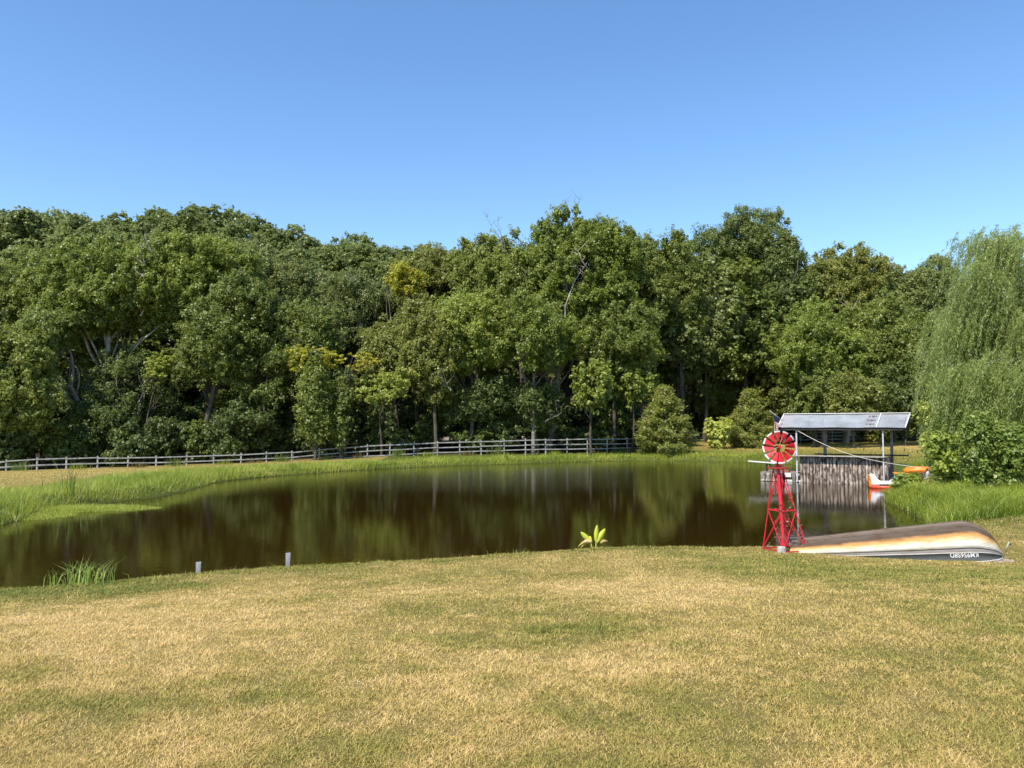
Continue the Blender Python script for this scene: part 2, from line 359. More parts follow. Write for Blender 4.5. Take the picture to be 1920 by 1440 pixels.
def branch_path(rng, a, b, n=6, wig=.08, sag=0):
    a, b = np.array(a, float), np.array(b, float); L = np.linalg.norm(b - a); pts = []
    ph = rng.normal(size=3) * wig * L; p2 = rng.normal(size=3) * wig * .5 * L
    for i in range(n + 1):
        t = i / n; pts.append(a + (b - a) * t + ph * math.sin(math.pi * t) + p2 * math.sin(2 * math.pi * t) + np.array([0, 0, sag * L * math.sin(math.pi * t)]))
    return pts

def tree(name, px, depth, top, bot, wpx, kind, label, group=None, base_px=None, seed=0, leaf=.095, snag=0, pale=None, spires=0, dens=1.0, bark=None, limbs=9, lobes_n=6,
         twigs=0, cat='tree', clr=.17, lean=None, base_y=None, tint=.45, shape=1.0, trunk_r=None, flat=1.15):
    rng = np.random.default_rng(1000 + seed)
    ct = P(px, top, depth); cb = P(px, bot, depth); zc = (ct.z + cb.z) / 2; rz = (ct.z - cb.z) / 2; rx = wpx / 2 / FPX * depth
    bx = P(base_px if base_px is not None else px, 850, depth).x; bz = gz(bx, depth)
    root = empty(name, (bx, depth, bz), label, cat, group)
    o = np.array([ct.x - bx, 0, zc - bz])
    ry = min(rx, 5.0) * .85
    lobes = [(o[0], 0, o[2] - rz * .08, rx * .72, ry * .8, rz * .8)]
    for i in range(lobes_n):
        a = rng.uniform(0, 2 * math.pi); h = rng.uniform(-.55, .72); q = math.sqrt(max(0, 1 - h * h)) * rng.uniform(.4, .68)
        s = rng.uniform(.3, .46) * shape
        lobes.append((o[0] + math.cos(a) * rx * q, math.sin(a) * ry * q, o[2] + h * rz * .9, rx * s * 1.1, ry * s, min(rz * s, rx * s * 1.6)))
    for i in range(spires):
        u = rng.uniform(-.8, .8); hgt = rng.uniform(.6, .98) * (1 - .45 * u * u); lobes.append((o[0] + u * rx, rng.uniform(-.3, .3) * ry, o[2] + rz * (hgt - .32), rx * .12, rx * .12, rz * .34))
    cr = clr * (rx * rz) ** .5 * 1.15; cr = max(.3, min(cr, .62))
    area = math.pi * rx * rz
    dens *= .8; ncl = int(max(18, area / (cr * cr) * 1.75 * dens)); per = int(max(24, 3.3 * dens * cr * cr * 3.0 / (leaf * leaf * .9)))
    cl, crr = crown_points(rng, lobes, ncl, cr)
    k2 = int(ncl * .3); dd2 = rand_dirs(k2, rng) * rng.uniform(.3, 1.0, (k2, 1)) ** .5      # loose sprays between the lobes
    cl = np.concatenate([cl, np.array([o[0], 0, o[2]]) + dd2 * np.array([rx * .93, ry * .95, rz * .93])]); crr = np.concatenate([crr, cr * rng.uniform(.35, .8, k2)])
    cl[:, 2] = np.maximum(cl[:, 2], .3)
    V, tn = crown_leaves(rng, cl, crr, per, leaf, tintbase=tint, flat=flat)
    np_mesh('crown', V, [qf(len(V) // 4)], LEAF[kind], tint=tn, parent=root)
    H = o[2]; tr = trunk_r or max(.09, .035 * (H + rz) ** .9 * .55)
    mb = MB()
    mid = np.array([o[0] * .6, 0, max(H * .75, .6)]) if lean is None else np.array(lean)
    tp = branch_path(rng, (0, 0, -.3), mid, 7, .025); tp2 = branch_path(rng, mid, o + np.array([0, 0, rz * .6]), 5, .05)
    pts = tp + tp2[1:]; tr = tr; rad = [tr * (1.25 if i == 0 else 1) * (1 - .85 * i / (len(pts) - 1)) for i in range(len(pts))]
    mb.tube(pts, rad, 7)
    for i in range(limbs):
        s = rng.integers(4, len(pts) - 2); e = cl[rng.integers(0, len(cl))]
        if np.linalg.norm(e - pts[s]) < .6: continue
        r0 = rad[s] * rng.uniform(.4, .65); bp = branch_path(rng, pts[s], e, 6, .1, .05)
        mb.tube(bp, [r0 * (1 - .8 * k / 6) for k in range(7)], 5)
        for j in range(2):
            q = rng.integers(2, 5); e2 = cl[rng.integers(0, len(cl))]; v = e2 - bp[q]; L = np.linalg.norm(v)
            if L > .5: e2 = bp[q] + v / L * min(L, rx * .6)
            mb.tube(branch_path(rng, bp[q], e2, 4, .12), [r0 * .4, r0 * .34, r0 * .25, r0 * .18, r0 * .08], 4)
    mb.build('trunk', bark or BARK, root, smooth=True)
    for i in range(twigs):                   # dead bare limbs reaching out of the crown
        mt = MB(); a = np.array([o[0] + rng.uniform(-.5, .5) * rx, rng.uniform(-.9, -.3) * ry, o[2] + rng.uniform(-.75, .45) * rz])
        e = a + np.array([rng.uniform(-.4, .4) * rx, rng.uniform(-.4, .1), rng.uniform(.15, .5) * rz])
        e[0] = np.clip(e[0], o[0] - rx * .8, o[0] + rx * .8); e[2] = min(e[2], o[2] + rz * .8)
        bp = branch_path(rng, a, e, 6, .1); mt.tube(bp, [.06, .05, .042, .034, .026, .018, .01], 5)
        for j in range(4):
            q = rng.integers(1, 6); mt.tube(branch_path(rng, bp[q], np.array(bp[q]) + np.array([rng.uniform(-1.2, 1.2), rng.uniform(-.4, .4), rng.uniform(.3, 1.4)]), 4, .1), [.03, .025, .02, .014, .008], 4)
        mt.build('bare_branch', pale or BARK_GREY, root, smooth=True)
    if snag:                                 # thin dead twigs standing above the crown
        mt = MB(); a = np.array([o[0] - rx * .35, -.3, o[2] + rz * .3])
        for i in range(snag):
            e = a + np.array([rng.uniform(-.5, .7) * rx, rng.uniform(-.3, .3), rz * .72 + rng.uniform(-.2, 1.6)])
            bp = branch_path(rng, a, e, 7, .06); mt.tube(bp, [.06, .05, .04, .032, .026, .02, .014, .008], 5)
            for j in range(6):
                q = rng.integers(3, 7); mt.tube(branch_path(rng, bp[q], np.array(bp[q]) + np.array([rng.uniform(-.9, .9), rng.uniform(-.3, .3), rng.uniform(.3, 1.3)]), 4, .12), [.02, .016, .013, .01, .006], 4)
        mt.build('dead_twigs', BARK_GREY, root, smooth=True)
    return root

# (name, px, depth, top, bottom, width, kind, options, label)
T = [
 ('broadleaf_tree', 30, 59, 585, 850, 200, 'mid', dict(base_px=-30, tint=.62, dens=1.0), 'low spreading fresh green tree at the far left edge, branches down to the fence'),
 ('sycamore_tree', 215, 67, 436, 640, 370, 'bright', dict(base_px=188, bark=BARK_PALE, limbs=22, twigs=5, pale=BARK_PALE, tint=.4, lobes_n=11, trunk_r=.38), 'broad yellow-green tree with bare pale limbs, left part of the wood'),
 ('broadleaf_tree', 60, 71, 455, 680, 230, 'mid', dict(tint=.55, lobes_n=8), 'mid green tree rising over the low spreading tree at the far left edge'),
 ('leaning_tree', 95, 63.5, 575, 668, 120, 'mid', dict(base_px=180, lean=(-2.2, 0, 6.5), bark=BARK_GREY, trunk_r=.26, limbs=5), 'small-crowned tree with a grey trunk leaning left, behind the left fence'),
 ('broadleaf_tree', 372, 70, 426, 640, 240, 'bright', dict(tint=.5, twigs=2, lobes_n=8), 'yellow-green tree with a bright top right of the broad pale-limbed tree'),
 ('broadleaf_tree', 440, 65, 520, 730, 210, 'mid', dict(base_px=365, bark=BARK, limbs=12, tint=.38, trunk_r=.3), 'dark-trunked green tree forking low, between the yellow-topped tree and the ivied column'),
 ('broadleaf_tree', 508, 76, 458, 660, 190, 'grey', dict(tint=.5), 'greyish green tree under the hill, left of the twiggy thicket tree'),
 ('broadleaf_tree', 575, 67, 555, 720, 170, 'mid', dict(tint=.45, twigs=2), 'mid green tree above the orange-yellow leaning branches'),
 ('broadleaf_tree', 655, 78, 500, 680, 200, 'grey', dict(tint=.42, twigs=4, dens=.8), 'grey-green tree with many bare upright twigs in the middle of the wood'),
 ('sassafras_tree', 578, 62.5, 640, 705, 120, 'yellow', dict(base_px=590, dens=.5, tint=.4, limbs=8, clr=.16, flat=.5, trunk_r=.12), 'tree with sprays of yellow leaves just above the leafy ivy column'),
 ('sassafras_tree', 662, 62.5, 658, 700, 110, 'yellow', dict(base_px=645, dens=.35, tint=.55, limbs=6, clr=.16, flat=.45, trunk_r=.12), 'tree with thin orange-yellow sprays right of the yellow ones'),
 ('broadleaf_tree', 500, 64, 620, 770, 130, 'mid', dict(tint=.35, dens=.7), 'dim green tree in the shade left of the yellow sprays'),
 ('broadleaf_tree', 610, 66, 680, 790, 150, 'dark', dict(tint=.5, dens=.7), 'green tree behind the two ivied columns'),  # darker leaf kind stands in for the shade of overhanging crowns
 ('broadleaf_tree', 300, 64, 655, 720, 70, 'bright', dict(tint=.72, dens=.7, base_px=270, trunk_r=.08, flat=.6), 'small bright yellow-green spray of leaves low in the dark left wood'),
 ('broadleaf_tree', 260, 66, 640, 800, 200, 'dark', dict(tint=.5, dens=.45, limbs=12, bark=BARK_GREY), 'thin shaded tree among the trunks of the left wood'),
 ('broadleaf_tree', 900, 67, 690, 800, 170, 'dark', dict(tint=.4, dens=.6), 'dim green tree low behind the middle of the fence'),  # overhang shade put into the dark leaf kind
 ('broadleaf_tree', 1010, 67, 700, 810, 150, 'dark', dict(tint=.45, dens=.6, twigs=2), 'dim dark tree with dead twigs left of the thin sunlit trees'),  # dark kind imitates the shade under the crowns
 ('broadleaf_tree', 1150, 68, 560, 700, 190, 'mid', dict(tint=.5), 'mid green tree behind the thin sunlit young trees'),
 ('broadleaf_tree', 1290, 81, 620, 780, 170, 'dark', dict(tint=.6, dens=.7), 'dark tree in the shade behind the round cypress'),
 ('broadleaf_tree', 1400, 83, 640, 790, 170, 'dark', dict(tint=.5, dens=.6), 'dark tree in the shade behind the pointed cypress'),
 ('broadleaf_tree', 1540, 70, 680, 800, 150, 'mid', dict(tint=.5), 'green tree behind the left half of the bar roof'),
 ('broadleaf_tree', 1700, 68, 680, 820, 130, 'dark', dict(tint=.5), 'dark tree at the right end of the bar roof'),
 ('broadleaf_tree', 715, 63.5, 690, 765, 150, 'bright', dict(dens=.6, tint=.72, flat=.6), 'low yellowish-green branches hanging right of the two ivied columns'),
 ('yellow_tree', 762, 70, 492, 556, 84, 'yellow', dict(dens=.9, tint=.4, clr=.2, base_px=790), 'small bright yellow treetop standing out from the green wood'),
 ('broadleaf_tree', 745, 68, 580, 720, 150, 'olive', dict(tint=.5, twigs=2), 'olive green tree below the bright yellow treetop'),
 ('broadleaf_tree', 815, 65, 560, 760, 150, 'olive', dict(tint=.6, twigs=2), 'olive and russet tree behind the mid part of the fence'),
 ('broadleaf_tree', 880, 66, 525, 710, 170, 'bright', dict(tint=.6), 'bright yellow-green tree left of the tallest middle tree'),
 ('broadleaf_tree', 800, 77, 462, 620, 130, 'olive', dict(tint=.6), 'olive treetop right above the bright yellow treetop, against the hill'),
 ('broadleaf_tree', 888, 76, 432, 600, 130, 'mid', dict(tint=.68, spires=5), 'mid green tree with an upright top just right of the hill crest'),
 ('sycamore_tree', 1085, 70, 388, 640, 270, 'bright', dict(tint=.42, bark=BARK_PALE, limbs=20, twigs=4, lobes_n=10, trunk_r=.36, base_px=1025, shape=.85, spires=8, snag=3, pale=BARK_PALE), 'tallest tree of the middle, pale limbs and ragged top against the sky'),
 ('broadleaf_tree', 968, 72, 428, 620, 150, 'mid', dict(tint=.66, twigs=2, shape=.85, spires=5, snag=2), 'mid green tree with dead twigs on top, left of the tallest middle tree'),
 ('broadleaf_tree', 1000, 65.5, 560, 700, 220, 'bright', dict(tint=.42, limbs=14, bark=BARK_GREY), 'bright green lower tree under the tallest middle tree'),
 ('broadleaf_tree', 1190, 75, 440, 620, 140, 'mid', dict(tint=.6, spires=4), 'mid green tree filling the dip right of the tallest middle tree'),
 ('sapling_tree', 1110, 63.5, 676, 775, 88, 'bright', dict(tint=.6, leaf=.12, bark=BARK, limbs=6), 'thin sunlit young tree above the fence, left of its twin'),
 ('sapling_tree', 1185, 67, 672, 760, 95, 'bright', dict(tint=.6, leaf=.12, limbs=6), 'thin sunlit young tree just left above the round cypress'),
 ('sapling_tree', 1212, 67, 612, 690, 80, 'bright', dict(tint=.6, limbs=5), 'slender tree with a yellowish tip above the sunlit young trees'),
 ('broadleaf_tree', 1275, 77, 436, 660, 140, 'mid', dict(tint=.5), 'mid green tree left of the big dark oak'),
 ('oak_tree', 1385, 82, 400, 700, 230, 'dark', dict(tint=.72, spires=3, lobes_n=11, limbs=16, trunk_r=.36), 'big dark green oak, tallest crown right of the middle'),
 ('oak_tree', 1470, 80, 415, 620, 90, 'dark', dict(tint=.6), 'dark narrow crown joined to the right side of the big oak'),
 ('broadleaf_tree', 1320, 79, 508, 690, 160, 'grey', dict(tint=.75), 'pale green tree in front of the big dark oak, above the round cypress'),
 ('broadleaf_tree', 1585, 80, 450, 650, 190, 'olive', dict(tint=.6, twigs=4, bark=BARK_PALE, shape=.9, spires=6, pale=BARK_PALE), 'olive tree with bare whitish branches above the bar roof'),
 ('broadleaf_tree', 1525, 71, 548, 760, 180, 'bright', dict(tint=.48), 'bright yellow-green tree right of the dark oak, above the windmill'),
 ('broadleaf_tree', 1468, 79, 640, 800, 110, 'olive', dict(tint=.4), 'low olive tree between the pointed cypress and the bar roof'),
 ('broadleaf_tree', 1655, 72, 535, 780, 190, 'mid', dict(tint=.6), 'green tree straight above the right half of the bar roof'),
 ('broadleaf_tree', 1725, 84, 478, 640, 170, 'grey', dict(tint=.55), 'greyish rounded tree on the skyline left of the willow'),
 ('broadleaf_tree', 1760, 66, 580, 800, 120, 'mid', dict(tint=.4), 'dark green tree half hidden by the left side of the willow'),
 ('broadleaf_tree', 1600, 66, 700, 800, 120, 'olive', dict(tint=.5), 'low olive tree directly behind the bar roof'),
 ('ivied_trunk', 590, 61, 655, 855, 58, 'mid', dict(tint=.5, clr=.2, limbs=4, base_px=590, lobes_n=8), 'leafy column of ivy on a trunk hiding a piece of the fence'),  # tint lowered to imitate shade below the overhanging crowns
 ('ivied_trunk', 641, 62, 700, 852, 38, 'mid', dict(tint=.4, clr=.2, limbs=3, lobes_n=6), 'narrower ivied trunk just right of the leafy column at the fence'),  # shade under the crowns painted in by the low tint
]
for i, (nm_, px, dp, tp_, bt, wp_, kd, op, lb) in enumerate(T):
    tree(nm_, px, dp, tp_, bt, wp_, kd, lb, group='trees of the wood behind the fence', seed=i, **op)

def zone(px):
    for lim, tx in ((130, 'near the left edge of the picture'), (350, 'below the broad pale-limbed tree'), (560, 'left of the leafy ivy column'), (760, 'right of the two ivied columns'), (960, 'behind the middle of the fence'), (1110, 'below the tallest middle tree'), (1280, 'behind the round cypress'), (1460, 'below the big dark oak'), (1740, 'behind the bar')):
        if px < lim: return tx
    return 'behind the willow'
# a second rank of the wood: copies of a few trees built once, each of its own size and turn
_last = [None]
def copy_tree_obj(root, loc, rz, sc3, label, group, kindmat=None):
    c = root.copy(); col.objects.link(c); c.location = loc; c.rotation_euler = (0, 0, rz); c.scale = sc3; c['label'] = label; c['group'] = group; _last[0] = c
    for ch in root.children:
        d = ch.copy(); col.objects.link(d); d.parent = c
    return c
def proto_tree(name, kind, seed, rx, rz, H, leaf, label, group, dens=1.0, limbs=6):
    """tree of crown radius rx,rz centred at height H, built at the origin"""
    rng = np.random.default_rng(seed)
    root = empty(name, (0, 0, 0), label, 'tree', group)
    lobes = [(0, 0, H, rx * .75, rx * .75, rz * .8)]
    for i in range(7):
        a = rng.uniform(0, 6.28); h = rng.uniform(-.5, .8); q = math.sqrt(max(0, 1 - h * h)) * .62; s = rng.uniform(.3, .45)
        lobes.append((math.cos(a) * rx * q, math.sin(a) * rx * q, H + h * rz * .85, rx * s, rx * s, rz * s))
    cr = max(.5, .17 * rx); ncl = int(rx * rz * 3.14 / cr / cr * 1.9 * dens); per = int(3.0 * cr * cr * 2.6 / (leaf * leaf))
    cl, crr = crown_points(rng, lobes, ncl, cr); V, tn = crown_leaves(rng, cl, crr, per, leaf)
    np_mesh('crown', V, [qf(len(V) // 4)], LEAF[kind], tint=tn, parent=root)
    mb = MB(); pts = branch_path(rng, (0, 0, -1), (0, 0, H + rz * .4), 8, .03); tr = .03 * H
    mb.tube(pts, [tr * (1 - .8 * k / 8) for k in range(9)], 7)
    for i in range(limbs):
        s = rng.integers(4, 8); e = cl[rng.integers(0, len(cl))]; mb.tube(branch_path(rng, pts[s], e, 5, .1), [tr * .45 * (1 - .8 * k / 5) for k in range(6)], 5)
    mb.build('trunk', BARK, root, smooth=True)
    return root
GB = 'inner trees of the wood behind the front row'
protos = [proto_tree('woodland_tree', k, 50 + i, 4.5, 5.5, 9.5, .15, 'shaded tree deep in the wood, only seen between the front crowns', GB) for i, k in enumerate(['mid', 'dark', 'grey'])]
rng = np.random.default_rng(5)
spots = []
for px in range(-60, 2100, 95):
    spots.append((px + rng.uniform(-25, 25), rng.uniform(80, 85)))
for px in range(-20, 2100, 110):
    spots.append((px + rng.uniform(-25, 25), rng.uniform(90, 95)))
SKY_P = [-100, 0, 400, 540, 700, 830, 900, 1000, 1200, 1300, 1480, 1520, 1700, 1800, 2100]
SKY_Y = [470, 470, 470, 500, 520, 500, 470, 440, 500, 450, 470, 500, 510, 555, 560]
for i, (px, dp) in enumerate(spots):
    x = WX(px) * dp; z = gz(x, dp); ty = np.interp(px, SKY_P, SKY_Y) + rng.uniform(5, 40)
    H = P(px, ty, dp).z - z; s = H / 15.0
    pr = protos[i % 3]
    if i < 3: pr.location = (x, dp, z); pr.scale = (.9 * s + .15, .9 * s + .15, s); pr.rotation_euler.z = rng.uniform(0, 6)
    else: copy_tree_obj(pr, (x, dp, z), rng.uniform(0, 6.28), (.9 * s + .15, .9 * s + .15, s), 'x', GB)
    (pr if i < 3 else col.objects[-1] if False else _last[0])['label'] = ('shaded inner tree of the wood ' if dp < 87 else 'farther inner tree of the wood ') + zone(px)

# wooded hill
GH = 'trees of the wood on the far hill'
hp = [proto_tree('hill_tree', 'hill', 80 + i, 4.8, 4.6, 7.5, .2, 'dark green crown among the closed woods of the far hill', GH, limbs=3) for i in range(4)]
hill_pts = []
for row, dp in enumerate([100, 108, 117, 127, 138, 150, 160]):
    st = 8.0 * FPX / dp
    for px in np.arange(-60 + (row % 2) * st / 2, 1180 if dp > 105 else 980, st):
        hill_pts.append((px + rng.uniform(-.25, .25) * st, dp + rng.uniform(-3, 3)))
for px in range(1200, 1900, 75): hill_pts.append((px + rng.uniform(-15, 15), rng.uniform(103, 112)))
CREST_P = [-100, 0, 80, 130, 180, 270, 370, 470, 545, 620, 700, 830, 900, 1200]
CREST_Y = [395, 392, 390, 404, 404, 390, 386, 388, 430, 438, 450, 458, 470, 520]
for i, (px, dp) in enumerate(hill_pts):
    x = WX(px) * dp; z = gz(x, dp); s = rng.uniform(.85, 1.25)
    ty = np.interp(px, CREST_P, CREST_Y) + 4
    if px > 1190: ty = np.interp(px, SKY_P, SKY_Y) + rng.uniform(15, 35)
    zmax = P(px, ty, dp).z - z; s = min(s * 1.05, max(.45, zmax / 11.8)) if dp < 148 else max(.6, min(1.5, zmax / 11.8)) * rng.uniform(.92, 1.02)
    pr = hp[i % 4]
    hz_ = 'low on the slope ' if dp < 112 else ('halfway up the slope ' if dp < 133 else 'high on the crest ')
    where = 'right of the tallest middle tree, just under the skyline'
    for lim, tx in ((60, 'at the left edge of the picture'), (190, 'over the left half of the broad pale-limbed tree'), (320, 'over the right half of the broad pale-limbed tree'), (450, 'over the tree with the bright yellow-green top'), (560, 'over the greyish green tree'), (660, 'over the leafy ivy column'), (760, 'left of the small bright yellow treetop'), (870, 'right of the small bright yellow treetop'), (1190, 'behind the tallest middle tree')):
        if px < lim: where = tx; break
    lb = 'hill tree ' + (hz_ if px < 1190 else '') + where
    if i < 4: pr.location = (x, dp, z); pr.scale = (s, s, s); pr['label'] = lb; pr.rotation_euler.z = rng.uniform(0, 6)
    else: copy_tree_obj(pr, (x, dp, z), rng.uniform(0, 6.28), (s * rng.uniform(.9, 1.15), s, s), lb, GH)

# understory shrubs standing behind the fence
GU = 'shrubs in the shade under the wood'
def shrub(name, px, depth, top, wpx, kind, label, group=None, seed=0, leaf=.12, tint=.4, dens=1.0, stems=6, flat=.8, base=None, cat='shrub'):
    rng = np.random.default_rng(3000 + seed)
    x = WX(px) * depth; z = gz(x, depth) if base is None else base; H = P(px, top, depth).z - z; rx = wpx / 2 / FPX * depth
    root = empty(name, (x, depth, z), label, cat, group)
    lobes = [(0, 0, H * .45, rx * .75, rx * .6, H * .42)] + [(rng.uniform(-.55, .55) * rx, rng.uniform(-.4, .4) * rx, H * rng.uniform(.25, .8), rx * .38, rx * .35, H * .2) for _ in range(6)]
    cr = max(.18, .17 * (rx * H) ** .5); ncl = int(rx * H / cr / cr * 2.4 * dens) + 12; per = int(cr * cr * 8 / leaf / leaf) + 8
    cl, crr = crown_points(rng, lobes, ncl, cr, (.3, 1)); cl[:, 2] = np.clip(cl[:, 2], .08 * H, H * .97)
    V, tn = crown_leaves(rng, cl, crr, per, leaf, tintbase=tint, flat=flat)
    np_mesh('foliage', V, [qf(len(V) // 4)], LEAF[kind], tint=tn, parent=root)
    mb = MB()
    for i in range(stems):
        e = cl[rng.integers(0, len(cl))]; r0 = .012 * H + .006
        mb.tube(branch_path(rng, (rng.uniform(-.15, .15) * rx, 0, -.1), e, 5, .06), [r0, r0 * .8, r0 * .65, r0 * .5, r0 * .35, r0 * .2], 5)
    mb.build('stem', BARK, root, smooth=True)
    return root
def fdepth(px): return float(np.interp(px, fence_px, fence_d))
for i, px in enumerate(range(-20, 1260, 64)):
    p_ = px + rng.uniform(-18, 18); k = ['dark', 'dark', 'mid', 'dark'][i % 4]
    shrub('understory_shrub', p_, fdepth(p_) + rng.uniform(2, 5), rng.uniform(735, 800), rng.uniform(80, 130), k, 'dim shrub right at the fence ' + zone(p_), GU, seed=i, leaf=.11, tint=.25, dens=.55)  # dark kinds and low tint put the deep shade into the leaf colour
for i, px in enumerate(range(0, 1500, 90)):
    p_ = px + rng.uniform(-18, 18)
    shrub('understory_shrub', p_, fdepth(p_) + rng.uniform(9, 13), rng.uniform(680, 750), rng.uniform(110, 170), ['dark', 'mid'][i % 2], 'taller dim shrub deep in the shade ' + zone(p_), GU, seed=60 + i, leaf=.14, tint=.25, dens=.7)  # low tint imitates the deep shade under the wood
for i, px in enumerate([1310, 1450, 1500, 1560, 1635, 1690, 1740, 1800, 1860, 1920, 1980]):
    shrub('woodland_edge_shrub', px, 88 + (i % 3), 730 + 12 * (i % 2), 110, ['dark', 'mid', 'olive'][i % 3], 'leafy shrub at the wood edge beyond the right meadow', 'shrubs along the edge of the right meadow', seed=100 + i, leaf=.17, tint=.45)
shrub('meadow_shrub', 1640, 84, 800, 60, 'olive', 'low light shrub behind the middle of the bar', seed=120, leaf=.12, tint=.75)
shrub('meadow_shrub', 1665, 82, 806, 50, 'mid', 'round green shrub behind the right post of the bar', seed=121, leaf=.12, tint=.6)
shrub('pale_bush', 1345, 70, 774, 58, 'sapling', 'pale yellow-green bush between the two cypresses', cat='bush', seed=122, leaf=.13, tint=.9, dens=1.2)

# cypresses: cones of feathery boughs
def cypress(px, depth, top, bottom_y, wpx, label, seed):
    rng = np.random.default_rng(seed); x = WX(px) * depth; z = gz(x, depth); H = P(px, top, depth).z - z; rx = wpx / 2 / FPX * depth
    root = empty('cypress_tree', (x, depth, z), label, 'tree', 'young cypresses on the far bank')
    mb = MB(); mb.tube([(0, 0, -.1), (0, 0, H * .5), (0, 0, H * .97)], [.11, .07, .015], 7); cl = []; dr = []
    for i in range(230):
        h = .03 + .95 * rng.random() ** 1.2; L = rx * (min(1.0, (1 - h) ** .85 * 1.22 + .03)) * rng.uniform(.65, 1.08) * (1 if h > .15 else .85); a = rng.uniform(0, 6.283)
        tip = np.array([math.cos(a) * L, math.sin(a) * L * .9, H * h + L * .1]); s0 = np.array([0, 0, H * h - L * .1])
        if i % 3 == 0: mb.tube(branch_path(rng, s0, tip, 3, .04), [.02, .015, .01, .005], 4)
        for t in np.linspace(.3, 1, 7):
            q = s0 + (tip - s0) * t + np.array([0, 0, -.12 * math.sin(t * 3.1) * L]); cl.append(q + rng.normal(size=3) * .1); dr.append((math.cos(a), math.sin(a), .3))
    mb.build('trunk', BARK, root, smooth=True)
    cl = np.array(cl); dr = np.array(dr); per = 26; n_ = len(cl) * per; ci = np.repeat(np.arange(len(cl)), per)
    c = cl[ci] + rng.normal(size=(n_, 3)) * np.array([.17, .17, .12]); nv = nrm(rng.normal(size=(n_, 3)) * .6 + np.array([0, 0, .8]) + dr[ci] * .4)
    V = leaf_quads(c, nv, rng.uniform(.09, .18, n_), rng.uniform(.03, .055, n_), rng, droop=dr[ci] + rng.normal(size=(n_, 3)) * .5 + np.array([0, 0, .2]))
    tn = np.clip(.45 + (rng.random(len(cl))[ci] - .5) * .3 + rng.normal(size=n_) * .15, 0, 1)
    np_mesh('foliage', V, [qf(n_)], LEAF['cypress'], tint=tn, parent=root)
cypress(1246, 65, 724, 850, 118, 'round full cypress at the water, hiding the right end of the fence', 1)
cypress(1407, 72, 730, 838, 96, 'pointed dark cypress right of the pale bush, left of the windmill', 2)

# ------------------------------------------------------------------ fences
FW = surf('weathered_white_wood', (.13,.125,.11), (.34,.33,.3), 4, .75, bump=.004, stretch=(1,1,.4), lo=.3, hi=.6)
def fence(pts, h, nr, label, pw=.1, gap=.4, rw=.035, rh=.085):
    root = empty('rail_fence', tuple(pts[0]), label, 'fence'); o = Vector(pts[0])
    L = [Vector(p_) - o for p_ in pts]
    for i, p_ in enumerate(L):
        lean = (rng.uniform(-.02, .02), rng.uniform(-.02, .02)); m_ = MB(); m_.bar(p_ - Vector((0, 0, h + .3)), p_ + Vector((lean[0], lean[1], .04)), pw, pw); m_.build('post', FW, root)
    for i in range(len(L) - 1):
        for k in range(nr):
            dz = .1 + k * gap + rng.uniform(-.015, .015); off = Vector((0, -pw / 2 - rw / 2 - .003, 0)); m_ = MB()
            a = L[i] + off - Vector((0, 0, dz)); b_ = L[i + 1] + off - Vector((0, 0, dz + rng.uniform(-.02, .02))); d = (b_ - a).normalized() * .004
            m_.bar(a + d, b_ - d, rw, rh); m_.build('rail', FW, root)
    return root
fpx = [-44, 12, 70, 125, 183, 240, 293, 350, 401, 452, 500, 547, 599, 638, 689, 731, 776, 820, 862, 902, 945, 985, 1023, 1063, 1101, 1138, 1176, 1212]
top_x = [-50, 70, 183, 300, 452, 547, 599, 690, 820, 1000, 1212]; top_y = [866, 859, 856, 855, 850, 846, 841, 834, 828, 823, 820]
fence([P(p_, np.interp(p_, top_x, top_y), fdepth(p_)) for p_ in fpx], 1.2, 3, 'long white three-rail fence along the wood across the pond')
f2 = [(1290, 80, 812), (1322, 80.5, 810), (1354, 81, 808), (1392, 81.5, 807), (1430, 82, 806), (1465, 82.5, 805), (1500, 83, 804), (1530, 83.5, 803), (1560, 84, 803), (1598, 84.5, 803), (1628, 85, 803)]
fence([P(a, c, b_) for a, b_, c in f2], 1.35, 4, 'weathered four-rail fence beyond the right meadow, seen under the bar roof', gap=.36)

# sunlit gravel road behind the fence
RD = surf('gravel', (.3,.24,.2), (.48,.4,.34), 5, .95)
rp = [(-16, 82.6), (-6, 80), (6, 79.6), (16, 80.4), (24, 84)]
mb = MB(); vs = []
for (x, y) in rp: vs += [(x, y - 1.6, gz(x, y - 1.6) + .05), (x, y + 1.8, gz(x, y + 1.8) + .08)]
mb.add(vs, [(2*i, 2*i+2, 2*i+3, 2*i+1) for i in range(len(rp)-1)]); tag(mb.build('road', RD), kind='structure')

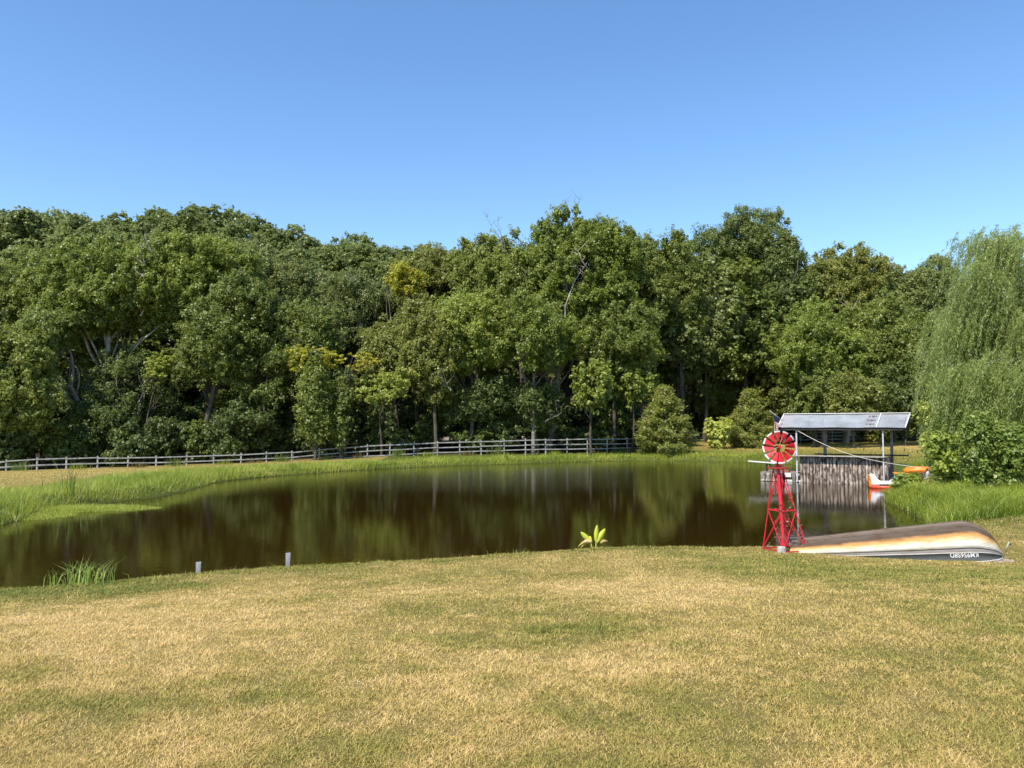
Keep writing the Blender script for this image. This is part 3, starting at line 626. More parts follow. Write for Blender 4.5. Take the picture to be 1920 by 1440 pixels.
# ------------------------------------------------------------------ willow
def willow():
    rng = np.random.default_rng(77); d0 = 31.0; cx = WX(1962) * d0; z0 = gz(cx, d0); root = empty('willow_tree', (cx, d0, z0), 'big weeping willow at the right edge of the picture', 'tree')
    rx = 4.1; H = P(1900, 470, d0).z - z0
    mb = MB(); tp = branch_path(rng, (0, 0, -.2), (.2, 0, H * .45), 6, .03); mb.tube(tp, [.42, .36, .33, .3, .27, .25, .22], 9)
    starts = []
    for i in range(34):
        a = rng.uniform(0, 6.283); L = rx * rng.uniform(.25, .85); h = H * (1.0 - .42 * (L / rx) ** 2) * rng.uniform(.78, .99)
        e = np.array([math.cos(a) * L, math.sin(a) * L, h]); bp = branch_path(rng, tp[rng.integers(3, 7)], e, 7, .06, .08)
        mb.tube(bp, [.13, .11, .09, .07, .05, .035, .025, .012], 6); starts += [bp[k] for k in (4, 5, 6, 7, 7)] + [(np.array(bp[5]) + bp[6]) / 2, (np.array(bp[6]) + bp[7]) / 2]
    # leaders that stick out at the top left
    for (px, py, dd) in [(1828, 452, 0), (1850, 447, -.6), (1872, 462, .5), (1885, 456, .3), (1905, 450, -.5), (1822, 540, -.5), (1795, 600, -1), (1780, 640, -.2), (1806, 575, .4), (1842, 500, -1.2), (1836, 515, -.8), (1772, 700, -.6), (1925, 445, .4), (1790, 700, -1.6), (1840, 690, -2.2), (1890, 700, -2.4), (1815, 740, -1.8), (1865, 750, -2.0), (1780, 660, .8), (1925, 720, -2)]:
        q = P(px, py, d0 + dd); e = np.array([q.x - cx, dd, q.z - z0]); bp = branch_path(rng, tp[6], e, 8, .04, .1); mb.tube(bp, [.12, .1, .08, .06, .05, .04, .03, .02, .01], 6)
        starts += [bp[k] for k in (5, 6, 7, 8, 8, 8)] * 2
    mb.build('trunk', BARK_GREY, root, smooth=True)
    starts = np.array(starts); Vs = []; Tn = []; sb = MB(); ns = 3700
    cc = []; dd = []; tt = []
    for i in range(ns):
        s = starts[rng.integers(0, len(starts))] + rng.normal(size=3) * np.array([.4, .4, .25]); a = math.atan2(s[1], s[0]) + rng.normal() * .8
        L = rng.uniform(.7, 2.6); L = min(L, max(.8, s[2] - .5)); outw_ = rng.uniform(.15, .75); k = int(L * 22); t = np.linspace(0, 1, k)
        wind = .26 * L
        x = s[0] + math.cos(a) * outw_ * np.sqrt(t) * .8 - wind * t * t * .6 + .05 * np.sin(t * 9 + i); y = s[1] + math.sin(a) * outw_ * np.sqrt(t) * .8 + .05 * np.cos(t * 8 + i); z = s[2] + .25 * np.sin(t * 1.6) * .6 - L * t ** 1.35
        pts = np.stack([x, y, z], 1); cc.append(np.repeat(pts, 2, 0)); tg = np.gradient(pts, axis=0); dd.append(np.repeat(nrm(tg), 2, 0)); tt.append(np.full(2 * k, rng.normal() * .12))
    c = np.concatenate(cc); dr = np.concatenate(dd); ts = np.concatenate(tt); n_ = len(c)
    c = c + rng.normal(size=(n_, 3)) * .035; nv = nrm(rng.normal(size=(n_, 3)) + np.array([0, -.2, .3]))
    V = leaf_quads(c, nv, rng.uniform(.05, .1, n_), rng.uniform(.009, .016, n_), rng, droop=dr + rng.normal(size=(n_, 3)) * .35)
    np_mesh('hanging_foliage', V, [qf(n_)], LEAF['willow'], tint=np.clip(.5 + ts + rng.normal(size=n_) * .15, 0, 1), parent=root)
willow()

# broadleaf bushes on the right bank
shrub('sapling_bush', 1762, 30.5, 712, 66, 'sapling', 'tall pale sunlit sapling against the left side of the willow', cat='bush', seed=200, leaf=.075, tint=.65, dens=.9, flat=1.3)
shrub('sapling_bush', 1782, 29.5, 780, 90, 'sapling', 'lower pale sapling under the tall one, left of the dark bush', cat='bush', seed=201, leaf=.075, tint=.55)
shrub('broadleaf_bush', 1858, 25.0, 778, 150, 'bush', 'big dark green broad-leaved bush in front of the willow', cat='bush', seed=202, leaf=.062, tint=.5, dens=.85, flat=1.3)
shrub('broadleaf_bush', 1922, 25.6, 800, 90, 'bush', 'broad-leaved bush cut by the right edge of the picture', cat='bush', seed=203, leaf=.062, tint=.5)
shrub('waterside_bush', 1700, 29.5, 886, 74, 'sapling', 'low leafy bush at the water in front of the pedal boat', cat='bush', seed=204, leaf=.07, tint=.35)
shrub('waterside_bush', 1742, 28.5, 893, 50, 'olive', 'small brownish bush right of the low leafy waterside bush', cat='bush', seed=205, leaf=.06, tint=.7, dens=.8)

# ------------------------------------------------------------------ grass
def blades(name, x, y, h, wdt, mat, tint, lean=.5, z=None, two=True, dirbias=None, seed=0):
    rng = np.random.default_rng(seed); n_ = len(x); z = ground_z(x, y) - .01 if z is None else z
    a = rng.uniform(0, 2 * np.pi, n_); wv_ = np.stack([np.cos(a), np.sin(a), np.zeros(n_)], 1) * (wdt / 2)[:, None]
    b_ = a + np.pi / 2 + rng.normal(size=n_) * .6; l = lean * rng.uniform(.2, 1.3, n_)
    ld = np.stack([np.cos(b_) * l, np.sin(b_) * l, np.zeros(n_)], 1)
    if dirbias is not None: ld += np.array(dirbias)
    base = np.stack([x, y, z], 1); up = np.array([0, 0, 1.0])
    mid = base + (up + ld * .5) * (h * .55)[:, None]; tip = base + (up * .92 + ld * 1.35) * h[:, None]
    if two:
        V = np.stack([base - wv_, base + wv_, mid + wv_ * .8, mid - wv_ * .8, tip], 1).reshape(-1, 3); k = np.arange(n_) * 5
        f4 = np.stack([k, k + 1, k + 2, k + 3], 1); f3 = np.stack([k + 3, k + 2, k + 4], 1)
        return np_mesh(name, V, [f4, f3], mat, tint=np.concatenate([tint, tint]))
    V = np.stack([base - wv_, base + wv_, tip], 1).reshape(-1, 3)
    return np_mesh(name, V, [np.arange(n_ * 3).reshape(-1, 3)], mat, tint=tint)

# lawn: near turf, density falls with distance
rng = np.random.default_rng(40)
N = 1150000
d = 3.2 * (24.0 / 3.2) ** rng.random(N) ; d = np.sqrt(rng.random(N)) * 0 + d
x = rng.uniform(-.72, .72, N) * d; y = d
sdv = pond_sd(x, y); keep = (sdv > .12) & ((y < 18.6) | ((x > 9) & (y < 19.5 + .35 * (x - 9)))); x, y, sdv = x[keep], y[keep], sdv[keep]
dr_ = dryness(x, y); n_ = len(x)
hh = rng.uniform(.012, .036, n_) * (1 + .5 * (dr_ < .4)) * (1 + .02 * y); hh = np.where(sdv < .5, hh * 1.4, hh); hh = hh * np.where(rng.random(n_) < .012, 1.8, 1.0) * (.55 + .5 * vnoise(x, y, .16, 47))
tn = np.clip(dr_ * .95 + rng.normal(size=n_) * .2 + (vnoise(x, y, .12, 45) - .5) * .3 + (vnoise(x, y, .3, 46) - .5) * .25, 0, 1)
lawn = blades('lawn_grass', x, y, hh, (.0026 + .0005 * y) * rng.uniform(.7, 1.3, n_), LEAF['lawn'], tn, lean=1.0, seed=41)
tag(lawn, 'short half-dry mown grass covering the near slope', 'grass', kind='stuff')

# tall green grass round the pond
def scatter_bank(n, xr, yr, dmax, cond=None, seed=0, dmin=.0):
    rng = np.random.default_rng(seed); x = rng.uniform(*xr, n); y = rng.uniform(*yr, n); s = pond_sd(x, y)
    k = (s > dmin) & (s < dmax(x, y) if callable(dmax) else s < dmax)
    if cond is not None: k &= cond(x, y)
    return x[k], y[k], s[k], rng
def nearfield(x, y): return (y > 17.8) | (x < -10.5)
x, y, s, r_ = scatter_bank(1500000, (-30, 27), (19, 72), lambda x, y: 2.2 + 2.6 * vnoise(x, y, 4, 61) + (x < -12) * 1.2, lambda x, y: (x < 20.5) & (x > -27) & ~((x > 9) & (y < 45)), seed=60)
keep = r_.random(len(x)) < np.clip(30.0 / y, .25, 1) * .8; x, y, s = x[keep], y[keep], s[keep]; n_ = len(x)
hv = (.1 + .22 * vnoise(x, y, 1.6, 62) + .3 * vnoise(x, y, .5, 65) ** 2) * r_.uniform(.5, 1.3, n_) * (1 - .45 * sstep(2.5, 5.5, s))
tn = np.clip(.15 + .4 * vnoise(x, y, 2.5, 63) + .35 * vnoise(x, y, .6, 66) + r_.normal(size=n_) * .17, 0, 1)
tag(blades('bank_grass', x, y, hv, .011 * (y / 22) * r_.uniform(.7, 1.3, n_), LEAF['bank'], tn, lean=.55, two=False, seed=64), 'tall bright green grass along the left and far banks', 'grass', kind='stuff')
x, y, s, r_ = scatter_bank(330000, (9, 27), (17.5, 45), lambda x, y: 6.5 + 3 * vnoise(x, y, 4, 71), lambda x, y: (y > 18.6 + .35 * np.maximum(x - 10, 0)), seed=70)
n_ = len(x); hv = (.12 + .3 * vnoise(x, y, 1.8, 72) + .35 * vnoise(x, y, .55, 75) ** 2) * r_.uniform(.5, 1.3, n_) * (1 - .3 * sstep(3, 6, s)) * (1 - .35 * sstep(26, 30, y) * (x < 17))
tn = np.clip(.0 + .42 * vnoise(x, y, 2.2, 73) + .35 * vnoise(x, y, .5, 76) + r_.normal(size=n_) * .17, 0, 1)
tag(blades('tall_grass', x, y, hv, .014 * r_.uniform(.7, 1.3, n_), LEAF['bank'], tn, lean=.8, seed=74), 'rank tall grass covering the right bank behind the upturned boat', 'grass', kind='stuff')
# short grass of the meadows beyond
x, y, s, r_ = scatter_bank(260000, (12, 40), (44, 88), 60, lambda x, y: (y < np.interp(960 + FPX * x / y, fence_px, fence_d)) & (pond_sd(x, y) > 2), seed=80)
n_ = len(x); tn = np.clip(.35 + .5 * vnoise(x, y, 7, 81) * sstep(4, 14, s) + r_.normal(size=n_) * .15, 0, 1)
tag(blades('meadow_grass', x, y, r_.uniform(.04, .13, n_), .03 * r_.uniform(.7, 1.3, n_), LEAF['lawn'], tn, lean=.9, two=False, seed=82), 'dry short grass of the meadow beyond the bar', 'grass', kind='stuff')
x, y, s, r_ = scatter_bank(160000, (-55, -10), (20, 62), 60, lambda x, y: (y < np.interp(960 + FPX * x / y, fence_px, fence_d)) & (pond_sd(x, y) > 3.5), seed=83)
n_ = len(x); tn = np.clip(.5 + .3 * vnoise(x, y, 5, 84) + r_.normal(size=n_) * .15, 0, 1)
tag(blades('mown_grass', x, y, r_.uniform(.03, .09, n_), .022 * r_.uniform(.7, 1.3, n_), LEAF['lawn'], tn, lean=.9, two=False, seed=85), 'tan mown strip between the left bank and the fence', 'grass', kind='stuff')

# floating mat of water weed off the left bank
r_ = np.random.default_rng(90); N = 60000
x = r_.uniform(-18, -11.9, N); y = r_.uniform(21.6, 28, N)
e = ((x + 14.6) / 2.7) ** 2 + ((y - 26.0 - .1 * (x + 14)) / 1.0) ** 2 + (vnoise(x, y, .6, 91) - .5) * .5
e2 = ((x + 15.2) / 1.6) ** 2 + ((y - 23.9) / 1.3) ** 2 + (vnoise(x, y, .6, 92) - .5) * .6
k = (np.minimum(e, e2) < 1) & (pond_sd(x, y) < .3); x, y = x[k], y[k]; n_ = len(x)
hg = r_.uniform(.03, .2, n_) * np.clip(1.3 - e[k], .35, 1)
tag(blades('water_weed_mat', x, y, hg, np.full(n_, .018), LEAF['bank'], np.clip(.55 + r_.normal(size=n_) * .16, 0, 1), lean=.9, z=np.full(n_, -.01), two=False, seed=93), 'low tongue of floating water weed off the left bank', 'water weed', kind='stuff')
# single plants
def tuft(name, px, dpt, spread, n, h, wdt, mat, label, cat, seed, lean=.5, tint=.5, z=None, z0=None, dirb=None):
    r_ = np.random.default_rng(seed); X = WX(px) * dpt; x = X + r_.normal(size=n) * spread; y = dpt + r_.normal(size=n) * spread * .35
    o = blades(name, x, y, h * r_.uniform(.5, 1.1, n), np.full(n, wdt), LEAF[mat], np.clip(tint + r_.normal(size=n) * .2, 0, 1), lean=lean, z=z0, seed=seed + 1, dirbias=dirb)
    return tag(o, label, cat)
tuft('reed_clump', 168, 11.9, .26, 130, .42, .012, 'reed', 'clump of long bright green blades at the near left water edge', 'reeds', 300, lean=.75, tint=.5)
tuft('reed_clump', 106, 11.6, .03, 8, .34, .012, 'reed', 'few thin upright blades left of the bright clump', 'reeds', 302, lean=.25)
tuft('cattail_clump', 142, 27.5, .45, 46, 1.35, .022, 'bush', 'dark cattails standing on the left bank', 'cattails', 304, lean=.2, tint=.4)
tuft('weed_patch', 1530, 17.0, .35, 420, .34, .008, 'weed', 'brown seeding weeds between windmill and boat', 'weeds', 306, lean=.7)
tuft('weed_patch', 1612, 17.5, .32, 380, .33, .008, 'weed', 'brown seeding weeds behind the middle of the upturned boat', 'weeds', 308, lean=.7)
for i, (px, dpt) in enumerate([(300, 12.1), (450, 12.8), (700, 13.5), (860, 14.2), (975, 14.5), (1215, 15.1), (1330, 15.2)]):
    tuft('edge_weed', px, dpt, .14, 26, .13, .005, 'weed' if i % 2 else 'reed', 'thin weed poking up along the near water edge', 'weeds', 320 + i * 2, lean=.5)['group'] = 'thin weeds on the near water edge'
tuft('bank_sprig', 952, 57.5, .2, 60, .75, .05, 'sapling', 'light green sprig on the far bank in the middle', 'plant', 350, lean=.4, tint=.6)

for i, px in enumerate([40, 150, 262, 330, 420, 478, 530, 610, 668, 745, 800, 875, 930, 1040, 1120, 1165]):
    dd_ = fdepth(px) - .35; X_ = WX(px) * dd_
    o = tuft('fence_weed', px, dd_, .35, 90, .5 if i % 3 else .85, .025, ['bush', 'bank', 'weed'][i % 3], ('brownish', 'dark green', 'light green')[(i + 1) % 3] + ' weed growing up the fence ' + zone(px), 'weeds', 400 + 2 * i, lean=.4, tint=.35)
    o['group'] = 'weeds growing up the long white fence'
# canna plant: broad leaves
def canna():
    X = WX(1113) * 15.1; z = gz(X, 15.1); root = empty('canna_plant', (X, 15.1, z), 'yellow-green broad-leaved plant on the near lip in the middle', 'plant')
    GR = surf('canna_green', (.36,.42,.03), (.5,.5,.06), 8, .4); YL = surf('canna_yellow', (.6,.5,.04), (.7,.6,.08), 8, .5); BR = surf('canna_brown', (.3,.2,.06), (.55,.45,.18), 10, .7)
    def leaf(b, ang, L, wd, up, mat, droop=.0):
        m_ = MB(); vs = []; k = 9; dx = Vector((math.cos(ang), math.sin(ang), 0)); sd_ = Vector((-math.sin(ang) * .35 , math.cos(ang) * .35, 0)) + Vector((0, 0, .0))
        side = Vector((-dx.x * up * .6, 0, .0)) ; 
        axis = (dx * (1 - up) + Vector((0, 0, up))).normalized(); side = axis.cross(Vector((0, -1, .15))).normalized()
        for i in range(k + 1):
            t = i / k; wv_ = wd * math.sin(math.pi * min(1, t * .93 + .05)) ** .75; c = Vector(b) + axis * L * t + Vector((0, 0, -droop * L * t * t))
            nrm_ = axis.cross(side); vs += [c - side * wv_ + nrm_ * .25 * wv_, c, c + side * wv_ + nrm_ * .25 * wv_]
        m_.add(vs, [(3*i+j, 3*i+j+1, 3*i+j+4, 3*i+j+3) for i in range(k) for j in (0, 1)]); o = m_.build('leaf', mat, root, smooth=True)
        so = o.modifiers.new('thick', 'SOLIDIFY'); so.thickness = .003
    leaf((.03, 0, .12), 0, .33, .045, .93, GR); leaf((.04, 0, .1), 0, .33, .055, .62, GR); leaf((-.06, 0, .12), math.pi, .28, .05, .5, GR)
    leaf((-.06, 0, .1), math.pi * .8, .16, .03, .85, YL, .1); leaf((.12, 0, .1), 0, .2, .035, .5, BR, .5)
    leaf((-.04, -.02, .12), math.pi, .32, .05, .35, BR, .75); leaf((-.04, .05, .1), math.pi * 1.1, .25, .04, .3, YL, .7)
    m_ = MB(); m_.tube([(.03, 0, -.05), (.035, 0, .15)], .012, 6); m_.tube([(-.05, 0, -.05), (-.06, 0, .14)], .012, 6); m_.build('stem', GR, root)
canna()

# ------------------------------------------------------------------ stakes in the water edge
GW = surf('grey_weathered_wood', (.16,.15,.15), (.36,.35,.37), 30, .8, bump=.003, stretch=(1,1,.15))
DW = surf('dark_wet_wood', (.02,.016,.012), (.06,.05,.04), 20, .8)
def stake(px, yt, yb, dpt, wt, wb, label, mat=GW, lean=0):
    a = P(px, yb, dpt); b_ = P(px, yt, dpt); root = a.copy(); root.z -= .25
    m_ = MB(); h = b_.z - root.z; t = .03
    vs = [(-wb/2, -t/2, 0), (wb/2, -t/2, 0), (wb/2, t/2, 0), (-wb/2, t/2, 0), (-wt/2+lean, -t/2, h), (wt/2+lean, -t/2, h+.006), (wt/2+lean, t/2, h+.006), (-wt/2+lean, t/2, h)]
    m_.add(vs, [(0,3,2,1),(4,5,6,7),(0,1,5,4),(1,2,6,5),(2,3,7,6),(3,0,4,7)]); o = m_.build('wooden_stake', mat, bevel=.003); o.location = root
    tag(o, label, 'stake', 'old stakes at the near water edge')
stake(372, 1054, 1080, 13.2, .09, .055, 'grey tapered board stake, left one of the two pale stakes')
stake(540, 1037, 1064, 13.9, .09, .05, 'grey tapered board stake, right one of the two pale stakes')
stake(435, 1064, 1078, 13.5, .022, .03, 'short thin dark stake between the two pale ones', DW, -.02)

# ------------------------------------------------------------------ windmill
RED = surf('red_paint', (.46,.008,.018), (.66,.02,.035), 5, .45, spec=.5, bump=.0015, c3=(.72,.12,.13))
REDD = surf('old_red_paint', (.3,.01,.012), (.55,.02,.02), 9, .55, bump=.001)
WHT = surf('white_paint', (.58,.56,.54), (.68,.67,.65), 14, .45)
def windmill():
    D0 = 15.45; X = WX(1469) * D0; zb = gz(X, D0)
    root = empty('garden_windmill', (X, D0, zb), 'red ornamental windmill with white-tipped blades left of the boat', 'windmill')
    ztop = P(1457, 877, D0).z - zb; tx = WX(1457.5) * D0 - X
    feet = [(-.4, .17), (-.17, -.37), (.37, -.17), (.17, .37)]
    wl = [.022, .05, .022, .045]
    top = [(tx + a * .2, b_ * .2) for a, b_ in feet]
    def at(i, z): t = z / ztop; return Vector((feet[i][0] * (1 - t) + top[i][0] * t, feet[i][1] * (1 - t) + top[i][1] * t, z))
    for i in range(4):
        m_ = MB(); m_.bar(at(i, -.12), at(i, ztop), wl[i], wl[i] * .6); m_.build('leg', RED, root, bevel=.002)
    for z in (.03, ztop * .49):
        m_ = MB()
        for i in range(4): m_.bar(at(i, z) + Vector((0, -.01, 0)), at((i + 1) % 4, z) + Vector((0, -.01, 0)), .014, .02)
        m_.build('cross_rail', RED, root)
    for i in range(4):
        j = (i + 1) % 4; m_ = MB()
        m_.bar(at(i, .04), at(j, ztop * .48), .012); m_.bar(at(j, .04), at(i, ztop * .48), .012)
        m_.bar(at(i, ztop * .5), at(j, ztop * .98), .01); m_.bar(at(j, ztop * .5), at(i, ztop * .98), .01); m_.build('brace', RED, root)
    m_ = MB(); m_.tube([(tx, 0, ztop - .008), (tx, 0, ztop + .012)], .215, 24); m_.build('platform', REDD, root, bevel=.003)
    hub = Vector((tx - .02, -.16, P(1454, 838, D0).z - zb))
    m_ = MB(); m_.tube([(tx, 0, ztop), (tx, 0, hub.z + .03)], .025, 8); m_.tube([(tx - .04, -.02, ztop + .01), (tx - .04, -.02, ztop + .13)], .02, 8); m_.tube([(tx + .05, .0, ztop + .01), (tx + .05, 0, ztop + .13)], .02, 8)
    m_.build('mast', RED, root, smooth=False)
    bulb = surf('amber_lens', (.75,.45,.15), (.85,.6,.3), 5, .25)
    for dx_ in (-.005, .035):
        m_ = MB(); m_.tube([(tx + .03 + dx_, -.06, ztop + .07), (tx + .03 + dx_, -.075, ztop + .07)], .014, 10); m_.build('reflector', bulb, root)
    m_ = MB(); m_.box((tx, -.02, hub.z), (.07, .16, .06)); m_.build('gear_box', REDD, root, bevel=.006)
    wh = bpy.data.objects.new('wheel', None); col.objects.link(wh); wh.parent = root; wh.location = hub; wh.rotation_euler = (R(0), R(0), R(-6))
    ro, ri = .325, .115
    for k in range(12):
        a = R(90 - 12 + 31 - k * 30 - 12); m_ = MB(); mw = MB()
        def bp(r, da, tw): return Vector((r * math.cos(a + da), tw, r * math.sin(a + da)))
        h1, h2 = R(9.6), R(11.3); q = .020
        def strip(mm, r0, r1, y0=0):
            vs = []; nn = 5
            for r in (r0, r1):
                for i in range(nn):
                    u = -1 + 2 * i / (nn - 1); hw = h1 + (h2 - h1) * (r - ri) / (ro - ri); vs.append(bp(r, -hw * u, q * u - .006 * (1 - u * u) - y0))
            n5 = nn; vs2 = [v + Vector((0, .002, 0)) for v in vs]; fs = [(i, i+1, n5+i+1, n5+i) for i in range(nn-1)] + [(2*n5+i+1, 2*n5+i, 3*n5+i, 3*n5+i+1) for i in range(nn-1)]
            fs += [(0, n5, 3*n5, 2*n5), (n5-1, 3*n5-1, 4*n5-1, 2*n5-1)] + [(n5+i, n5+i+1, 3*n5+i+1, 3*n5+i) for i in range(nn-1)]
            mm.add(vs + vs2, fs)
        strip(m_, ri, ro - .028); strip(mw, ro - .0275, ro)
        m_.build('blade', RED, wh); mw.build('blade_tip', WHT, wh)
    m_ = MB()
    for rr_ in (ri + .002, .24):
        m_.tube([(rr_ * math.cos(t), .024, rr_ * math.sin(t)) for t in np.linspace(0, 2 * math.pi, 37)], .005, 5, cap=False)
    m_.build('ring', REDD, wh)
    m_ = MB(); YS = surf('aged_spoke', (.4,.3,.15), (.6,.45,.25), 9, .5)
    for k in range(3): a = R(75 - k * 120); m_.bar((0, .02, 0), (.3 * math.cos(a), .025, .3 * math.sin(a)), .006)
    m_.build('spoke', YS, wh)
    m_ = MB(); m_.tube([(0, -.03, 0), (0, .05, 0)], .022, 10); m_.build('hub', REDD, wh)
    m_ = MB(); y1 = .62; e0 = Vector((tx, .05, hub.z)); e1 = Vector((tx + .25, y1, hub.z - .02)); m_.bar(e0, e1, .014)
    m_.build('tail_arm', REDD, root)
    dv = (e1 - e0).normalized(); m_ = MB(); a = e0 + dv * .45; b_ = e1 + dv * .12; nn = dv.cross(Vector((0, 0, 1))) * .003
    pr = [a + Vector((0, 0, .03)), b_ + Vector((0, 0, .1)), b_ + Vector((0, 0, -.14)), a + Vector((0, 0, -.03))]
    m_.add([p_ - nn for p_ in pr] + [p_ + nn for p_ in pr], [(0,1,2,3),(7,6,5,4),(0,4,5,1),(1,5,6,2),(2,6,7,3),(3,7,4,0)]); m_.build('tail_vane', REDD, root)
    # dead vine climbing the legs
    r_ = np.random.default_rng(5); mv = MB(); cl = []
    for j in range(7):
        i = j % 4; k = r_.integers(0, 4); zt = r_.uniform(.7, 1.15); pts = []
        for t in np.linspace(0, 1, 9): pts.append(at(i, t * zt) * (1 - t) + at(k, t * zt) * t + Vector(tuple(r_.normal(size=3) * .025)))
        mv.tube(pts, .0035, 4); cl += [np.array(p_) for p_ in pts]
    vr = empty('dead_vine', (X, D0, zb), 'brown dried vine climbing inside the red windmill tower', 'vine')
    mv.build('stem', BARK, vr); cl = np.array(cl); V, tn = crown_leaves(r_, cl, np.full(len(cl), .05), 9, .016, tintbase=.6, spread=.3)
    np_mesh('leaves', V, [qf(len(V) // 4)], leaf_mat('dead_leaf', [(0,(.1,.05,.03)),(.5,(.3,.17,.1)),(1,(.5,.35,.22))]), tint=tn, parent=vr)
    CB = surf('concrete', (.4,.37,.34), (.58,.55,.52), 20, .9, bump=.003)
    bx = WX(1461) * 15.1; m_ = MB(); m_.box((0, 0, .05), (.11, .11, .14), .3); o = m_.build('concrete_block', CB, bevel=.008); o.location = (bx, 15.1, gz(bx, 15.1))
    tag(o, 'small grey concrete block at the near foot of the windmill', 'block')
windmill()

# ------------------------------------------------------------------ upturned boat
def boat():
    A = Vector((5.62, 15.75)); B = Vector((9.1, 14.5)); L = (B - A).length; ang = math.atan2(B.y - A.y, B.x - A.x)
    zA, zB = .12, gz(B.x - .3, B.y) + .035
    root = empty('upturned_boat', (A.x, A.y, zA), 'old rowing boat lying upside down, rust-stained white and grey hull', 'boat', rz=ang)
    tilt = math.atan2(zB - zA, L); root.rotation_euler.y = -tilt
    def wg(t): return (np.interp(t, [0, .3, .6, .75], [.57, .66, .68, .66]) if t < .75 else .66 * max(0, 1 - ((t - .75) / .25) ** 2.3) ** .55)
    def hh(t): return np.interp(t, [0, .3, .6, .82], [.34, .46, .575, .655]) if t < .82 else .655 * max(0, 1 - ((t - .82) / .18) ** 2.0 * .93) ** .6
    # profile: (fraction of half width, fraction of height, colour key)
    prof = [(1.0, 0, .0), (1.0, .02, .0), (.985, .27, .08), (1.0, .275, .12), (1.0, .29, .14), (.98, .295, .16), (.96, .37, .2), (.92, .38, .24), (.915, .395, .26), (.955, .425, .3), (.945, .5, .38), (.92, .6, .48), (.88, .7, .57), (.83, .79, .66), (.74, .87, .76), (.55, .925, .85), (.3, .96, .9), (.12, .98, .95), (.03, .99, .97), (.02, 1.03, 1.0), (0, 1.03, 1.0)]
    ts = np.concatenate([np.linspace(0, .75, 26), .75 + .25 * np.sin(np.linspace(0, math.pi / 2, 18)[1:])])
    V = []; vt = []; u_ = []
    full = [(-a, b_, c) for a, b_, c in prof] + [(a, b_, c) for a, b_, c in prof[::-1][1:]]
    for t in ts:
        wv_ = wg(t); h = hh(t)
        bt = sstep(.78, 1.0, t)
        for a, b_, c in full: V.append((t * L, a * wv_, b_ * h)); vt.append(c); u_.append(t)
    k = len(full); F = [(i*k+j, i*k+j+1, (i+1)*k+j+1, (i+1)*k+j) for i in range(len(ts)-1) for j in range(k-1)]
    F4 = np.array(F)[:, ::-1]
    m, n, out = mat_base('weathered_hull')
    at_ = n.nodes.new('ShaderNodeAttribute'); at_.attribute_name = 'tint'; tc = n.nodes.new('ShaderNodeTexCoord')
    mp = n.nodes.new('ShaderNodeMapping'); mp.inputs['Scale'].default_value = (.5, 1.6, 2.2); n.links.new(tc.outputs['Object'], mp.inputs[0])
    ns = n.nodes.new('ShaderNodeTexNoise'); ns.inputs['Scale'].default_value = 5; ns.inputs['Detail'].default_value = 8; ns.inputs['Roughness'].default_value = .7; n.links.new(mp.outputs[0], ns.inputs[0])
    xx = n.nodes.new('ShaderNodeSeparateXYZ'); n.links.new(tc.outputs['Object'], xx.inputs[0])
    m1 = n.nodes.new('ShaderNodeMath'); m1.operation = 'MULTIPLY_ADD'; m1.inputs[1].default_value = .24; n.links.new(ns.outputs[0], m1.inputs[0]); n.links.new(at_.outputs['Fac'], m1.inputs[2])
    m3 = n.nodes.new('ShaderNodeMath'); m3.operation = 'MULTIPLY_ADD'; m3.inputs[1].default_value = -.028; n.links.new(xx.outputs['X'], m3.inputs[0]); n.links.new(m1.outputs[0], m3.inputs[2])
    m2 = n.nodes.new('ShaderNodeMath'); m2.operation = 'SUBTRACT'; m2.inputs[1].default_value = .06; n.links.new(m3.outputs[0], m2.inputs[0])
    r1 = ramp(n, [(.0, (.6,.58,.54)), (.42, (.6,.57,.5)), (.51, (.58,.45,.25)), (.6, (.5,.27,.09)), (.66, (.3,.16,.07)), (.71, (.085,.06,.042)), (.86, (.11,.08,.058)), (.96, (.16,.125,.1))])
    n.links.new(m2.outputs[0], r1.inputs[0])
    r2 = ramp(n, [(0, (.15,.165,.17)), (.11, (.14,.155,.16)), (.125, (.55,.53,.5)), (.15, (.5,.48,.45)), (.165, (.17,.155,.145)), (.23, (.2,.18,.165)), (.27, (.08,.07,.065))]); n.links.new(at_.outputs['Fac'], r2.inputs[0])
    gt = n.nodes.new('ShaderNodeMath'); gt.operation = 'GREATER_THAN'; gt.inputs[1].default_value = .28; n.links.new(at_.outputs['Fac'], gt.inputs[0])
    mx = n.nodes.new('ShaderNodeMix'); mx.data_type = 'RGBA'; n.links.new(gt.outputs[0], mx.inputs['Factor']); n.links.new(r2.outputs[0], mx.inputs[6]); n.links.new(r1.outputs[0], mx.inputs[7])
    # pale scratches
    mp2 = n.nodes.new('ShaderNodeMapping'); mp2.inputs['Scale'].default_value = (1.2, 9, 9); mp2.inputs['Rotation'].default_value = (0, 0, .35); n.links.new(tc.outputs['Object'], mp2.inputs[0])
    n3 = n.nodes.new('ShaderNodeTexNoise'); n3.inputs['Scale'].default_value = 7; n3.inputs['Detail'].default_value = 6; n3.inputs['Roughness'].default_value = .8; n.links.new(mp2.outputs[0], n3.inputs[0])
    r3 = ramp(n, [(.6, (0,0,0)), (.72, (.3,.3,.3))]); n.links.new(n3.outputs[0], r3.inputs[0])
    mx2 = n.nodes.new('ShaderNodeMix'); mx2.data_type = 'RGBA'; n.links.new(r3.outputs[0], mx2.inputs['Factor']); n.links.new(mx.outputs[2], mx2.inputs[6]); mx2.inputs[7].default_value = (.5,.44,.38,1)
    mp4 = n.nodes.new('ShaderNodeMapping'); mp4.inputs['Scale'].default_value = (1.0, 1.0, 5); n.links.new(tc.outputs['Object'], mp4.inputs[0])
